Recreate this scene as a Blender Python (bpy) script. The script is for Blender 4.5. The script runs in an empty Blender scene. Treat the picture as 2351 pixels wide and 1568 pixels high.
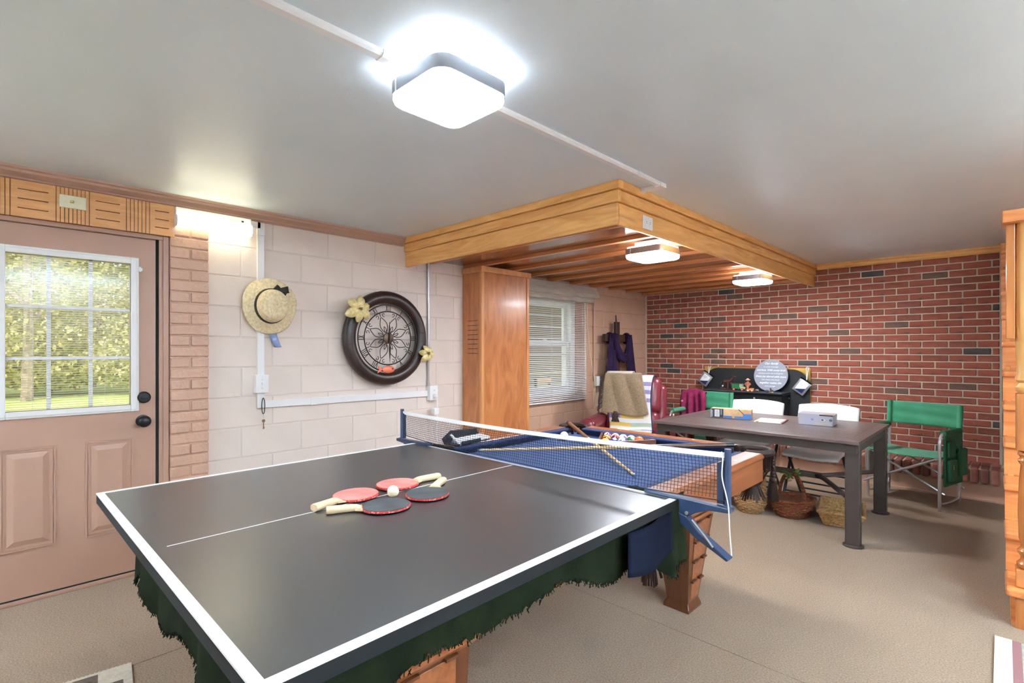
import bpy, bmesh, math, random
from mathutils import Vector, Matrix
random.seed(7)
PI = math.pi
S = bpy.context.scene
COL = S.collection

# ------------------------------------------------------------------ camera
CAM = (3.715, 0.0, 1.33)
cam_d = bpy.data.cameras.new('camera')
cam_d.sensor_fit = 'HORIZONTAL'; cam_d.sensor_width = 36.0
cam_d.lens = 1167.5 * 36.0 / 2351.0
cam_d.shift_y = 19.8 / 2351.0
cam_d.clip_start = 0.02; cam_d.clip_end = 300
cam = bpy.data.objects.new('camera', cam_d); COL.objects.link(cam)
cam.location = CAM; cam.rotation_euler = (PI / 2, 0, 0.7785)
S.camera = cam

# ------------------------------------------------------------------ world, sun, exposure
W = bpy.data.worlds.new('world'); S.world = W; W.use_nodes = True
wn = W.node_tree.nodes; wn.clear()
wo = wn.new('ShaderNodeOutputWorld'); wb = wn.new('ShaderNodeBackground')
wb.inputs[0].default_value = (0.80, 0.90, 1.0, 1); wb.inputs[1].default_value = .32
W.node_tree.links.new(wb.outputs[0], wo.inputs[0])
sun_d = bpy.data.lights.new('sun', 'SUN'); sun_d.energy = .6; sun_d.angle = 0.02; sun_d.color = (1, .95, .86)
sun = bpy.data.objects.new('sun', sun_d); COL.objects.link(sun)
sun.location = (0, 0, 30); sun.rotation_euler = (math.radians(20), math.radians(42), 0)
S.view_settings.view_transform = 'Standard'; S.view_settings.look = 'None'
S.view_settings.gamma = 1.0; S.view_settings.use_curve_mapping = False
S.view_settings.exposure = 2.55
LAMP = 18.0        # radiance of the square ceiling lamps
FILL_LIGHT = 250.0     # radiance of the fill uplighters added out of view
TUBE = 1.7        # radiance of the fluorescent tube
try:
    S.cycles.max_bounces = 12; S.cycles.diffuse_bounces = 8; S.cycles.transparent_max_bounces = 24
    S.cycles.sample_clamp_indirect = 6.0; S.cycles.use_denoising = True
except Exception:
    pass

# ------------------------------------------------------------------ helpers
def lin(c):
    r = []
    for x in c[:3]:
        x /= 255.0
        r.append(x / 12.92 if x <= .04045 else ((x + .055) / 1.055) ** 2.4)
    return (r[0], r[1], r[2], 1.0)

MATS = {}
def mat(n, c, rough=.5, metal=0.0, var=0.0, vs=8.0, bump=0.0, bs=60.0, emit=0.0, spec=.5, coat=0.0, c2=None, st=(1, 1, 1), det=3.0, lo=.35, hi=.65, sheen=0.0, ecol=None, bd=.002, trans=0.0, dist=0.0, coatr=.12):
    if n in MATS: return MATS[n]
    m = bpy.data.materials.new(n); m.use_nodes = True; MATS[n] = m
    nt = m.node_tree; N = nt.nodes; L = nt.links
    b = N['Principled BSDF']
    b.inputs['Roughness'].default_value = rough; b.inputs['Metallic'].default_value = metal
    b.inputs['Specular IOR Level'].default_value = spec
    b.inputs['Coat Weight'].default_value = coat; b.inputs['Coat Roughness'].default_value = coatr
    b.inputs['Sheen Weight'].default_value = sheen
    if trans: b.inputs['Transmission Weight'].default_value = trans
    A = lin(c); b.inputs['Base Color'].default_value = A
    m.diffuse_color = A
    if emit:
        b.inputs['Emission Color'].default_value = lin(ecol) if ecol else A
        b.inputs['Emission Strength'].default_value = emit
    tc = mp = None
    if var or c2 or bump:
        tc = N.new('ShaderNodeTexCoord'); mp = N.new('ShaderNodeMapping')
        mp.inputs['Scale'].default_value = st; L.new(tc.outputs['Object'], mp.inputs['Vector'])
    if var or c2:
        nz = N.new('ShaderNodeTexNoise'); nz.inputs['Scale'].default_value = vs; nz.inputs['Detail'].default_value = det; nz.inputs['Distortion'].default_value = dist
        L.new(mp.outputs[0], nz.inputs['Vector'])
        rp = N.new('ShaderNodeValToRGB'); L.new(nz.outputs['Fac'], rp.inputs[0])
        rp.color_ramp.elements[0].position = lo; rp.color_ramp.elements[1].position = hi
        if c2:
            rp.color_ramp.elements[0].color = A; rp.color_ramp.elements[1].color = lin(c2)
        else:
            rp.color_ramp.elements[0].color = tuple(x * (1 - var) for x in A[:3]) + (1,)
            rp.color_ramp.elements[1].color = tuple(min(1, x * (1 + var)) for x in A[:3]) + (1,)
        L.new(rp.outputs[0], b.inputs['Base Color'])
    if bump:
        n2 = N.new('ShaderNodeTexNoise'); n2.inputs['Scale'].default_value = bs; n2.inputs['Detail'].default_value = 3
        L.new(mp.outputs[0], n2.inputs['Vector'])
        bp = N.new('ShaderNodeBump'); bp.inputs['Strength'].default_value = bump; bp.inputs['Distance'].default_value = bd
        L.new(n2.outputs['Fac'], bp.inputs['Height']); L.new(bp.outputs[0], b.inputs['Normal'])
    return m

def wood(n, c, c2, grain='y', rough=.35, scale=3.0, coat=.15, dist=.9, k=11):
    st = {'x': (1, k, k), 'y': (k, 1, k), 'z': (k, k, 1)}[grain]
    return mat(n, c, rough=rough, c2=c2, st=st, vs=scale, det=5, coat=coat, lo=.3, hi=.72, dist=dist)

def glassmat(n='pane_glass', tint=(1, 1, 1)):
    if n in MATS: return MATS[n]
    m = bpy.data.materials.new(n); m.use_nodes = True; MATS[n] = m
    nt = m.node_tree; nt.nodes.clear(); N = nt.nodes
    o = N.new('ShaderNodeOutputMaterial'); mx = N.new('ShaderNodeMixShader'); t = N.new('ShaderNodeBsdfTransparent'); g = N.new('ShaderNodeBsdfGlossy')
    t.inputs[0].default_value = tint + (1,); g.inputs['Roughness'].default_value = .03
    mx.inputs[0].default_value = .02
    nt.links.new(t.outputs[0], mx.inputs[1]); nt.links.new(g.outputs[0], mx.inputs[2]); nt.links.new(mx.outputs[0], o.inputs[0])
    return m

def rot2(p, a): return (p[0] * math.cos(a) - p[1] * math.sin(a), p[0] * math.sin(a) + p[1] * math.cos(a))

class MB:
    def __init__(s): s.v = []; s.f = []; s.m = []; s.uv = {}; s.M = None; s.mi = 0
    def add(s, vs, fs, uv=None):
        o = len(s.v)
        if uv:
            for i, q in enumerate(uv): s.uv[o + i] = q
        if s.M is not None: vs = [tuple(s.M @ Vector(p)) for p in vs]
        s.v += [tuple(p) for p in vs]; s.f += [tuple(i + o for i in q) for q in fs]; s.m += [s.mi] * len(fs)
        return s
    def box(s, x0, x1, y0, y1, z0, z1):
        return s.add([(x0, y0, z0), (x1, y0, z0), (x1, y1, z0), (x0, y1, z0), (x0, y0, z1), (x1, y0, z1), (x1, y1, z1), (x0, y1, z1)],
                     [(0, 3, 2, 1), (4, 5, 6, 7), (0, 1, 5, 4), (1, 2, 6, 5), (2, 3, 7, 6), (3, 0, 4, 7)])
    def frustum(s, b, t, z0, z1):   # b, t = (x0,x1,y0,y1)
        return s.add([(b[0], b[2], z0), (b[1], b[2], z0), (b[1], b[3], z0), (b[0], b[3], z0), (t[0], t[2], z1), (t[1], t[2], z1), (t[1], t[3], z1), (t[0], t[3], z1)],
                     [(0, 3, 2, 1), (4, 5, 6, 7), (0, 1, 5, 4), (1, 2, 6, 5), (2, 3, 7, 6), (3, 0, 4, 7)])
    def bar(s, p, q, w, h=None, up=(0, 0, 1)):
        h = h or w; p = Vector(p); q = Vector(q); d = (q - p).normalized(); u = Vector(up)
        if abs(d.dot(u)) > .98: u = Vector((0, 1, 0))
        a = d.cross(u).normalized(); b = a.cross(d).normalized()
        c = [(-1, -1), (1, -1), (1, 1), (-1, 1)]
        vs = [tuple(e + a * (i * w / 2) + b * (j * h / 2)) for e in (p, q) for i, j in c]
        return s.add(vs, [(0, 3, 2, 1), (4, 5, 6, 7), (0, 1, 5, 4), (1, 2, 6, 5), (2, 3, 7, 6), (3, 0, 4, 7)])
    def cyl(s, p, q, r, r2=None, n=12, caps=True):
        r2 = r if r2 is None else r2; p = Vector(p); q = Vector(q); d = (q - p).normalized()
        u = Vector((0, 0, 1)) if abs(d.z) < .95 else Vector((1, 0, 0))
        a = d.cross(u).normalized(); b = a.cross(d)
        vs = []
        for e, rr in ((p, r), (q, r2)):
            for i in range(n):
                t = 2 * PI * i / n; vs.append(tuple(e + a * (rr * math.cos(t)) + b * (rr * math.sin(t))))
        fs = [(i, (i + 1) % n, n + (i + 1) % n, n + i) for i in range(n)]
        if caps: fs += [tuple(range(n - 1, -1, -1)), tuple(range(n, 2 * n))]
        return s.add(vs, fs)
    def tube(s, pts, r, n=6, closed=False, r_end=None):
        pts = [Vector(p) for p in pts]; N = len(pts); vs = []
        prev = None
        for i, p in enumerate(pts):
            a = pts[(i - 1) % N] if (closed or i > 0) else p
            b = pts[(i + 1) % N] if (closed or i < N - 1) else p
            d = (b - a)
            d = d.normalized() if d.length > 1e-9 else Vector((0, 0, 1))
            if prev is None:
                u = Vector((0, 0, 1)) if abs(d.z) < .9 else Vector((1, 0, 0))
                x = d.cross(u).normalized()
            else:
                x = (prev - d * prev.dot(d)); x = x.normalized() if x.length > 1e-6 else d.orthogonal().normalized()
            prev = x; y = d.cross(x)
            rr = r if r_end is None else r + (r_end - r) * i / (N - 1)
            if callable(r): rr = r(i / (N - 1))
            for k in range(n):
                t = 2 * PI * k / n; vs.append(tuple(p + x * (rr * math.cos(t)) + y * (rr * math.sin(t))))
        fs = []
        for i in range(N if closed else N - 1):
            j = (i + 1) % N
            for k in range(n):
                l = (k + 1) % n; fs.append((i * n + k, i * n + l, j * n + l, j * n + k))
        if not closed: fs += [tuple(range(n - 1, -1, -1)), tuple(range((N - 1) * n, N * n))]
        return s.add(vs, fs)
    def lathe(s, prof, n=24, axis='z', c=(0, 0, 0), closed=False, sy=1.0, a0=0):
        vs = []; K = len(prof)
        for (r, h) in prof:
            for i in range(n):
                t = a0 + 2 * PI * i / n; a = r * math.cos(t); b = r * math.sin(t) * sy
                if axis == 'z': p = (c[0] + a, c[1] + b, c[2] + h)
                elif axis == 'x': p = (c[0] + h, c[1] + a, c[2] + b)
                else: p = (c[0] + a, c[1] + h, c[2] + b)
                vs.append(p)
        fs = []
        for k in range(K if closed else K - 1):
            q = (k + 1) % K
            for i in range(n):
                j = (i + 1) % n; fs.append((k * n + i, k * n + j, q * n + j, q * n + i))
        if not closed:
            if prof[0][0] > 1e-6: fs.append(tuple(range(n - 1, -1, -1)))
            if prof[-1][0] > 1e-6: fs.append(tuple(range((K - 1) * n, K * n)))
        return s.add(vs, fs)
    def prism(s, poly, axis, a, b):
        n = len(poly)
        def mk(p, h):
            return {'x': (h, p[0], p[1]), 'y': (p[0], h, p[1]), 'z': (p[0], p[1], h)}[axis]
        vs = [mk(p, a) for p in poly] + [mk(p, b) for p in poly]
        fs = [(i, (i + 1) % n, n + (i + 1) % n, n + i) for i in range(n)] + [tuple(range(n - 1, -1, -1)), tuple(range(n, 2 * n))]
        return s.add(vs, fs)
    def grid(s, fn, nu, nv, cu=False):
        vs = []; uv = []; NU = nu if cu else nu + 1
        for i in range(NU):
            for j in range(nv + 1):
                u = i / nu; v = j / nv; vs.append(fn(u, v)); uv.append((u, v))
        fs = []
        for i in range(nu):
            for j in range(nv):
                a = i * (nv + 1) + j; b = ((i + 1) % NU) * (nv + 1) + j
                fs.append((a, b, b + 1, a + 1))
        return s.add(vs, fs, uv)
    def sphere(s, c, r, n=12, m=8, sc=(1, 1, 1)):
        vs = [(c[0], c[1], c[2] - r * sc[2])]
        for j in range(1, m):
            p = -PI / 2 + PI * j / m
            for i in range(n):
                t = 2 * PI * i / n; vs.append((c[0] + r * sc[0] * math.cos(p) * math.cos(t), c[1] + r * sc[1] * math.cos(p) * math.sin(t), c[2] + r * sc[2] * math.sin(p)))
        vs.append((c[0], c[1], c[2] + r * sc[2])); fs = []
        for i in range(n): fs.append((0, 1 + (i + 1) % n, 1 + i)); fs.append((len(vs) - 1, 1 + (m - 2) * n + i, 1 + (m - 2) * n + (i + 1) % n))
        for j in range(m - 2):
            for i in range(n):
                k = (i + 1) % n; fs.append((1 + j * n + i, 1 + j * n + k, 1 + (j + 1) * n + k, 1 + (j + 1) * n + i))
        return s.add(vs, fs)
    def build(s, name, m, parent=None, smooth=False, bevel=0.0, seg=2, solid=0.0, sub=0, label=None, cat=None, group=None, kind=None, loc=None, rot=None, ang=40):
        me = bpy.data.meshes.new(name); me.from_pydata(s.v, [], s.f)
        ms = m if isinstance(m, (list, tuple)) else [m]
        for q in ms: me.materials.append(q)
        if len(ms) > 1: me.polygons.foreach_set('material_index', s.m)
        if s.uv:
            ul = me.uv_layers.new(name='uv')
            for lp in me.loops:
                if lp.vertex_index in s.uv: ul.data[lp.index].uv = s.uv[lp.vertex_index]
        if not s.uv or True:
            bm = bmesh.new(); bm.from_mesh(me); bmesh.ops.recalc_face_normals(bm, faces=bm.faces); bm.to_mesh(me); bm.free()
        if smooth:
            me.polygons.foreach_set('use_smooth', [True] * len(me.polygons))
            if not sub: me.set_sharp_from_angle(angle=math.radians(ang))
        me.update()
        return put(name, me, parent, bevel, seg, solid, sub, label, cat, group, kind, loc, rot)

def put(name, me, parent=None, bevel=0.0, seg=2, solid=0.0, sub=0, label=None, cat=None, group=None, kind=None, loc=None, rot=None):
    o = bpy.data.objects.new(name, me); COL.objects.link(o)
    if parent is not None: o.parent = parent
    if loc: o.location = loc
    if rot: o.rotation_euler = rot
    if solid:
        q = o.modifiers.new('solid', 'SOLIDIFY'); q.thickness = solid; q.offset = 0
    if bevel:
        q = o.modifiers.new('bevel', 'BEVEL'); q.width = bevel; q.segments = seg; q.limit_method = 'ANGLE'; q.angle_limit = math.radians(35)
    if sub:
        q = o.modifiers.new('sub', 'SUBSURF'); q.levels = sub; q.render_levels = sub
    tag(o, label, cat, group, kind)
    return o

def tag(o, label=None, cat=None, group=None, kind=None):
    if label: o['label'] = label
    if cat: o['category'] = cat
    if group: o['group'] = group
    if kind: o['kind'] = kind
    return o

def thing(name, label, cat, loc=(0, 0, 0), rot=(0, 0, 0), group=None, kind=None):
    o = bpy.data.objects.new(name, None); COL.objects.link(o); o.empty_display_size = .05
    o.location = loc; o.rotation_euler = rot
    return tag(o, label, cat, group, kind)

def copy_tree(o, parent=None):
    c = o.copy(); COL.objects.link(c); c.parent = parent
    for ch in list(o.children): copy_tree(ch, c)
    return c

def text(s, size, m, parent, name='lettering', loc=(0, 0, 0), rot=(0, 0, 0), shear=0.0, align='CENTER', depth=.0006, bold=0.0, sx=1.0):
    cu = bpy.data.curves.new(name, 'FONT'); cu.body = s; cu.size = size; cu.align_x = align; cu.align_y = 'CENTER'
    cu.shear = shear; cu.extrude = depth; cu.offset = bold; cu.resolution_u = 3
    t = bpy.data.objects.new(name, cu); COL.objects.link(t)
    dg = bpy.context.evaluated_depsgraph_get(); me = bpy.data.meshes.new_from_object(t.evaluated_get(dg))
    bpy.data.objects.remove(t); me.materials.clear(); me.materials.append(m)
    o = put(name, me, parent, loc=loc, rot=rot); o.scale = (sx, 1, 1)
    return o

def rrect(cx, cy, w, h, r, n=5):
    p = []
    for (sx, sy, a0) in ((1, 1, 0), (-1, 1, PI / 2), (-1, -1, PI), (1, -1, 1.5 * PI)):
        for k in range(n + 1):
            a = a0 + PI / 2 * k / n
            p.append((cx + sx * (w / 2 - r) + r * math.cos(a), cy + sy * (h / 2 - r) + r * math.sin(a)))
    return p

def vbox(mb, a, x0, x1, y0, y1, z0, z1): return mb.box(x0, x1, y0, y1, z0, z1)

def path_pt(path, t):     # point at fraction t of a polyline (list of tuples)
    L = [0]
    for a, b in zip(path, path[1:]): L.append(L[-1] + math.dist(a, b))
    d = t * L[-1]
    for i in range(len(path) - 1):
        if d <= L[i + 1] or i == len(path) - 2:
            w = (d - L[i]) / max(1e-9, L[i + 1] - L[i]); w = max(0, min(1, w))
            return tuple(p + (q - p) * w for p, q in zip(path[i], path[i + 1]))

def smooth_path(path, n=40, it=3):
    p = [path_pt(path, i / n) for i in range(n + 1)]
    for _ in range(it):
        p = [p[0]] + [tuple((a + 2 * b + c) / 4 for a, b, c in zip(p[i - 1], p[i], p[i + 1])) for i in range(1, n)] + [p[-1]]
    return p

# ------------------------------------------------------------------ materials
M_ceil = mat('ceiling_paint', (220, 231, 237), rough=.38, bump=.25, bs=320, var=.02, vs=2)
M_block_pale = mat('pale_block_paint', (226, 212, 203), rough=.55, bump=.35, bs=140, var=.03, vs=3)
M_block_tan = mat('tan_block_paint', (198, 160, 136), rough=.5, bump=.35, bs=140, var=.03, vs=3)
M_mortar_pale = mat('pale_joint_paint', (218, 203, 194), rough=.6, bump=.3, bs=120)
M_pilaster = mat('pink_tan_brick_paint', (194, 155, 133), rough=.42, bump=.9, bs=38, var=.04, vs=5, bd=.006)
M_door = mat('door_paint', (174, 137, 118), rough=.42, var=.02, vs=3, bump=.1, bs=300)
M_crown = mat('crown_paint', (178, 140, 120), rough=.4)
M_white = mat('white_plastic', (235, 235, 236), rough=.4)
M_whitemetal = mat('white_enamel', (232, 232, 232), rough=.35)
M_cream = mat('cream_plastic', (226, 222, 192), rough=.4)
M_black = mat('black_plastic', (26, 27, 30), rough=.4)
M_blackmetal = mat('black_metal', (30, 30, 33), rough=.38, metal=.4)
M_dark = mat('dark_gap', (20, 17, 15), rough=.9)
M_chrome = mat('chrome', (214, 216, 220), rough=.25, metal=.75)
M_galv = mat('galvanised_metal', (190, 192, 194), rough=.35, metal=.9)
M_carpet = mat('carpet', (148, 122, 97), rough=.98, var=.25, vs=150, bump=.9, bs=420, spec=.1, sheen=.2, bd=.004)
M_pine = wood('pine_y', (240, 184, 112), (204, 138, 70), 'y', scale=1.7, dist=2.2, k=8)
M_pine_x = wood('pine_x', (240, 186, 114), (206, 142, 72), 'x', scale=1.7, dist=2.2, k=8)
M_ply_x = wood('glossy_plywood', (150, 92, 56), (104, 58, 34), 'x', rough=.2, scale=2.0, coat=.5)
M_batten = wood('batten_wood', (206, 134, 80), (168, 98, 54), 'x', rough=.3, scale=2.0)
M_col = wood('column_plywood', (198, 130, 80), (158, 92, 50), 'z', rough=.3, scale=2.2, dist=1.8, k=4)
M_coltrim = wood('column_trim', (218, 156, 98), (192, 126, 74), 'z', rough=.35, scale=2)
M_header = wood('header_wood', (220, 164, 104), (196, 136, 80), 'y', rough=.4, scale=3)
M_stair = wood('stair_pine', (226, 150, 88), (196, 112, 58), 'x', rough=.3, scale=2.4, coat=.3)
M_newel = wood('newel_wood', (196, 124, 66), (160, 92, 44), 'z', rough=.25, scale=2, coat=.4)
M_pool = wood('pool_table_wood_y', (152, 90, 54), (120, 66, 38), 'y', rough=.32, scale=3, coat=.2)
M_pool_x = wood('pool_table_wood_x', (156, 93, 56), (124, 69, 40), 'x', rough=.32, scale=3, coat=.2)
M_pool_z = wood('pool_table_wood_z', (102, 57, 31), (78, 40, 21), 'z', rough=.32, scale=3, coat=.2)
M_felt = mat('blue_felt', (42, 62, 106), rough=.95, var=.08, vs=60, sheen=.1, spec=.15)
M_felt_d = mat('blue_cushion_felt', (24, 38, 76), rough=.9, var=.06, vs=60, sheen=.08, spec=.15)
M_leather_b = mat('brown_leather', (46, 28, 22), rough=.65, spec=.3, var=.12, vs=20)
M_brass = mat('brass', (206, 172, 96), rough=.28, metal=.9)
M_stove = mat('stove_black', (28, 30, 32), rough=.5, var=.1, vs=12)
M_glass = glassmat()
# ================================================================== THE SETTING
H = 2.284; YB = 6.465
# floor with the carpet lengths laid on it
fl = MB().box(-.2, 6.2, -3.2, 6.7, -.12, -.012).build('floor', mat('subfloor', (84, 66, 52), rough=.9), kind='structure', label='tan carpeted basement floor with narrow seams')
for (a, b, c, d) in ((.0, 1.066, -3.0, YB), (1.07, 6.0, -3.0, 2.266), (1.07, 6.0, 2.270, YB)):
    MB().box(a, b, c, d, -.012, 0).build('carpet_panel', M_carpet, fl)
MB().box(-.2, 6.2, -3.2, 6.7, H, H + .12).build('ceiling', M_ceil, kind='structure', label='pale grey painted ceiling')
M_wallp = mat('pale_wall_paint', (214, 202, 194), rough=.6)
MB().box(6.0, 6.2, -3.2, 6.7, 0, H).build('wall_right', M_wallp, kind='structure', label='pale wall beyond the staircase')
MB().box(-.2, 6.0, -3.2, -3.0, 0, H).build('wall_front', M_wallp, kind='structure', label='pale wall behind the viewer')

# ---- left wall of concrete blocks
DY0, DY1, DZ1 = -.16, .70, 2.015      # door opening
WY0, WY1, WZ0, WZ1 = 3.86, 4.86, .80, 1.94   # window opening
w = MB()
w.box(-.2, -.003, -3.2, DY0, 0, H); w.box(-.2, -.003, DY0, DY1, DZ1, H)
w.box(-.2, -.003, DY1, 3.42, 0, H)
w.mi = 1
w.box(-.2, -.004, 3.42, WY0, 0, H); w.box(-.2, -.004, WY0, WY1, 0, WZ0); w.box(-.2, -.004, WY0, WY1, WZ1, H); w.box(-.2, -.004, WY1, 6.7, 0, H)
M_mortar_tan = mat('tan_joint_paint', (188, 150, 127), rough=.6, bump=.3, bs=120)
wl = w.build('wall_left', [M_mortar_pale, M_mortar_tan], kind='structure', label='painted concrete block wall with door and window')
def rect_minus(r, hole):
    a, b, c, d = r; e, f, g, h = hole
    if b <= e or a >= f or d <= g or c >= h: return [r]
    o = []
    if a < e: o.append((a, e, c, d))
    if b > f: o.append((f, b, c, d))
    a2, b2 = max(a, e), min(b, f)
    if c < g: o.append((a2, b2, c, g))
    if d > h: o.append((a2, b2, h, d))
    return o
bcache = {}
for r in range(12):
    z1 = 2.2302 - r * .2032 + .0; z0 = z1 - .2032
    if z1 <= .02: break
    z0 = max(z0, 0)
    ph = 1.363 if r % 2 == 0 else 1.16
    k0 = int((-1.2 - ph) / .4064) - 1
    for k in range(k0, 20):
        y0 = ph + k * .4064; y1 = y0 + .4064
        if y1 < -.9 or y0 > YB: continue
        y1 = min(y1, YB)
        rs = [(y0 + .003, y1 - .003, z0 + .003, z1 - .003)]
        for hole in ((DY0 - .03, .955, -1, 2.03), (-9, .77, 2.0, 2.4), (WY0 - .01, WY1 + .01, WZ0 - .01, WZ1 + .01), (3.12, 3.72, 0, 2.1), (WY0 - .1, WY1 + .02, .70, WZ0)):
            rs = [q for x in rs for q in rect_minus(x, hole)]
        for (a, b, c, d) in rs:
            if b - a < .03 or d - c < .03: continue
            key = (round(b - a, 3), round(d - c, 3), a > 3.4)
            if key not in bcache:
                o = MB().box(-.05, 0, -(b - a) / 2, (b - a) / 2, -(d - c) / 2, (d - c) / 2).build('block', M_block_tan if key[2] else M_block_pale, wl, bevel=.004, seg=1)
                bcache[key] = o.data
            else:
                o = put('block', bcache[key], wl, bevel=.004, seg=1)
            o.location = (0, (a + b) / 2, (c + d) / 2)
# painted sill bricks under the window
for k in range(5):
    y = WY0 - .095 + k * .215
    MB().box(-.05, .004, y + .004, y + .207, .708, .792).build('sill_brick', M_block_tan, wl, bevel=.005, seg=1)

# ---- painted brick pilaster beside the door
pl = MB().box(0, .040, .747, .953, 0, 2.13).build('wall_pilaster', M_pilaster, kind='structure', label='narrow painted brick strip between door and block wall')
for r in range(32):
    z0 = r * .0677 + .004; z1 = z0 + .0597
    if z1 > 2.14: break
    cuts = [(.745, .955)] if r % 2 else [(.745, .848), (.857, .955)]
    for (a, b) in cuts:
        x = .050 + random.uniform(-.003, .003)
        MB().box(0.01, x, a + random.uniform(0, .002), b, z0, z1).build('brick', M_pilaster, pl, bevel=.006, seg=2)

# ---- brick end wall
M_brick = [mat('red_brick_a', (134, 68, 52), rough=.8, c2=(162, 88, 68), vs=12, bump=.7, bs=45, bd=.006),
           mat('red_brick_b', (122, 66, 52), rough=.8, c2=(146, 82, 64), vs=12, bump=.7, bs=45, bd=.006),
           mat('red_brick_c', (160, 84, 64), rough=.8, c2=(138, 72, 56), vs=12, bump=.7, bs=45, bd=.006),
           mat('red_brick_patched', (148, 78, 60), rough=.8, c2=(84, 66, 62), vs=11, bump=.7, bs=45, lo=.55, hi=.66, bd=.006),
           mat('charred_brick', (92, 68, 58), rough=.75, c2=(120, 84, 68), vs=9, bump=.8, bs=40, bd=.006),
           mat('slate_brick', (78, 70, 70), rough=.7, c2=(60, 52, 50), vs=9, bump=.8, bs=40, bd=.006)]
wb_ = MB().box(0, 6.0, YB + .007, YB + .2, 0, H).build('wall_back', mat('brick_mortar', (196, 182, 162), rough=.9, bump=.5, bs=90, var=.1, vs=6), kind='structure', label='red brick end wall with pale mortar')
rects = []
for r in range(-3, 32):
    z0 = 2.103 - .0677 * (r - 2); z1 = z0 + .0560
    if z1 > 2.225: z1 = 2.225
    if z0 < .25 or z1 - z0 < .02: continue
    off = .0 if r % 2 else .1016
    for k in range(-1, 19):
        x0 = .022 + off + k * .2032; x1 = x0 + .1912
        x0 = max(x0, .022); x1 = min(x1, 3.622)
        if x1 - x0 < .03: continue
        if x0 > .88 and x1 < 2.04 and z1 < 1.09: continue
        if x1 < 2.11 and z0 > 2.13: continue
        rects.append((x0, x1, z0, z1))
rects.sort(key=lambda q: (q[0] + q[1] - 2 * CAM[0]) ** 2 / 4 + ((q[2] + q[3]) / 2 - CAM[2]) ** 2)
rest = MB(); br = random.Random(3)
for i, (a, b, c, d) in enumerate(rects):
    u = br.random()
    mi = 0 if u < .30 else 1 if u < .52 else 2 if u < .74 else 3 if u < .90 else 4 if u < .96 else 5
    py = br.uniform(-.002, .002)
    if i < 300:
        key = ('bk', round(b - a, 3), round(d - c, 3), mi, i % 3)
        if key not in bcache:
            o = MB().box(-(b - a) / 2, (b - a) / 2, -.0, .05, -(d - c) / 2, (d - c) / 2).build('brick', M_brick[mi], wb_, bevel=.004, seg=1); bcache[key] = o.data
        else: o = put('brick', bcache[key], wb_, bevel=.004, seg=1)
        o.location = ((a + b) / 2, YB - .001 + py, (c + d) / 2)
    else:
        rest.mi = mi; rest.box(a, b, YB - .001 + py, YB + .05, c, d)
rest.build('distant_bricks', M_brick, wb_, kind='stuff', bevel=.004, seg=1)
MB().box(0, .016, YB - .012, YB + .01, 0, 2.09).build('trim_3', mat('caulk_strip', (204, 182, 162), rough=.6), kind='structure', label='thin pale strip in the corner beside the bricks')
MB().box(3.626, 3.64, YB - .010, YB + .01, .28, 2.225).build('trim_4', mat('grey_mortar_edge', (172, 164, 150), rough=.8, bump=.8, bs=60), kind='structure', label='grey mortar edge at the right end of brick wall')

# ---- mouldings
def prof_x(pts, y0, y1, name, m, label):   # profile in (x,z) extruded along y
    return MB().prism(pts, 'y', y0, y1).build(name, m, kind='structure', label=label, smooth=True, ang=25)
prof_x([(-.002, H), (.062, H), (.060, H - .012), (.050, H - .018), (.048, H - .03), (.030, H - .046), (.024, H - .052), (.024, H - .060), (.014, H - .070), (-.002, H - .071)], -3.0, 2.432, 'trim_1', M_crown, 'brown painted crown moulding above the block wall')
MB().prism([(YB + .005, H), (YB - .045, H), (YB - .045, H - .014), (YB - .030, H - .024), (YB - .026, H - .044), (YB - .012, H - .058), (YB + .005, H - .06)], 'x', 2.15, 3.66).build('trim_2', M_pine_x, kind='structure', label='pine crown moulding above the brick wall', smooth=True, ang=25)

# ---- wooden ceiling soffit
sf = thing('ceiling_soffit', 'dropped wooden ceiling box with stepped fascia and battened underside', 'soffit', kind='structure')
SX, SY = 2.122, 2.462
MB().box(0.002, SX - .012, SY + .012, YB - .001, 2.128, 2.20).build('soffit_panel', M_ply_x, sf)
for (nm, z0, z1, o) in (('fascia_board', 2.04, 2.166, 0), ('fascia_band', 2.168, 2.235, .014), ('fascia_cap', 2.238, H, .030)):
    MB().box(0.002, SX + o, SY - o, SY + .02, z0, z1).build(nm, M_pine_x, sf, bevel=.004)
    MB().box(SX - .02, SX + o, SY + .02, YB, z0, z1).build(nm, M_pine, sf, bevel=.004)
for k in range(10):
    y = 2.70 + k * .405
    if y + .045 < YB: MB().box(.002, SX - .02, y, y + .045, 2.098, 2.129).build('batten', M_batten, sf, bevel=.003, seg=1)

# ---- plywood column under the soffit
def slotted(mb, x0, x1, z0, z1, y0, y1, slots, sh=.005):  # a board in xz with horizontal slots [(xa,xb,zc)] cut through it
    zz = sorted(slots, key=lambda q: q[2]); z = z0
    for (xa, xb, zc) in zz:
        mb.box(x0, x1, y0, y1, z, zc - sh / 2); mb.box(x0, xa, y0, y1, zc - sh / 2, zc + sh / 2); mb.box(xb, x1, y0, y1, zc - sh / 2, zc + sh / 2); z = zc + sh / 2
    mb.box(x0, x1, y0, y1, z, z1)
cl = thing('wood_clad_column', 'tall plywood boxed column standing against the block wall under the soffit', 'column', (0, 3.1, 0))
MB().box(0.001, .255, .016, .625, 0, 2.06).build('core', M_dark, cl)
m = MB(); slotted(m, 0.001, .245, 0, 2.06, 0, .018, [(.075, .215, 1.30 + k * .043) for k in range(8)]); m.build('side_panel', M_col, cl)
MB().box(.255, .262, .03, .61, 0, 2.045).build('front_panel', M_col, cl)
MB().box(.243, .272, -.002, .032, 0, 2.045).build('corner_trim', M_coltrim, cl, bevel=.003)
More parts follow.
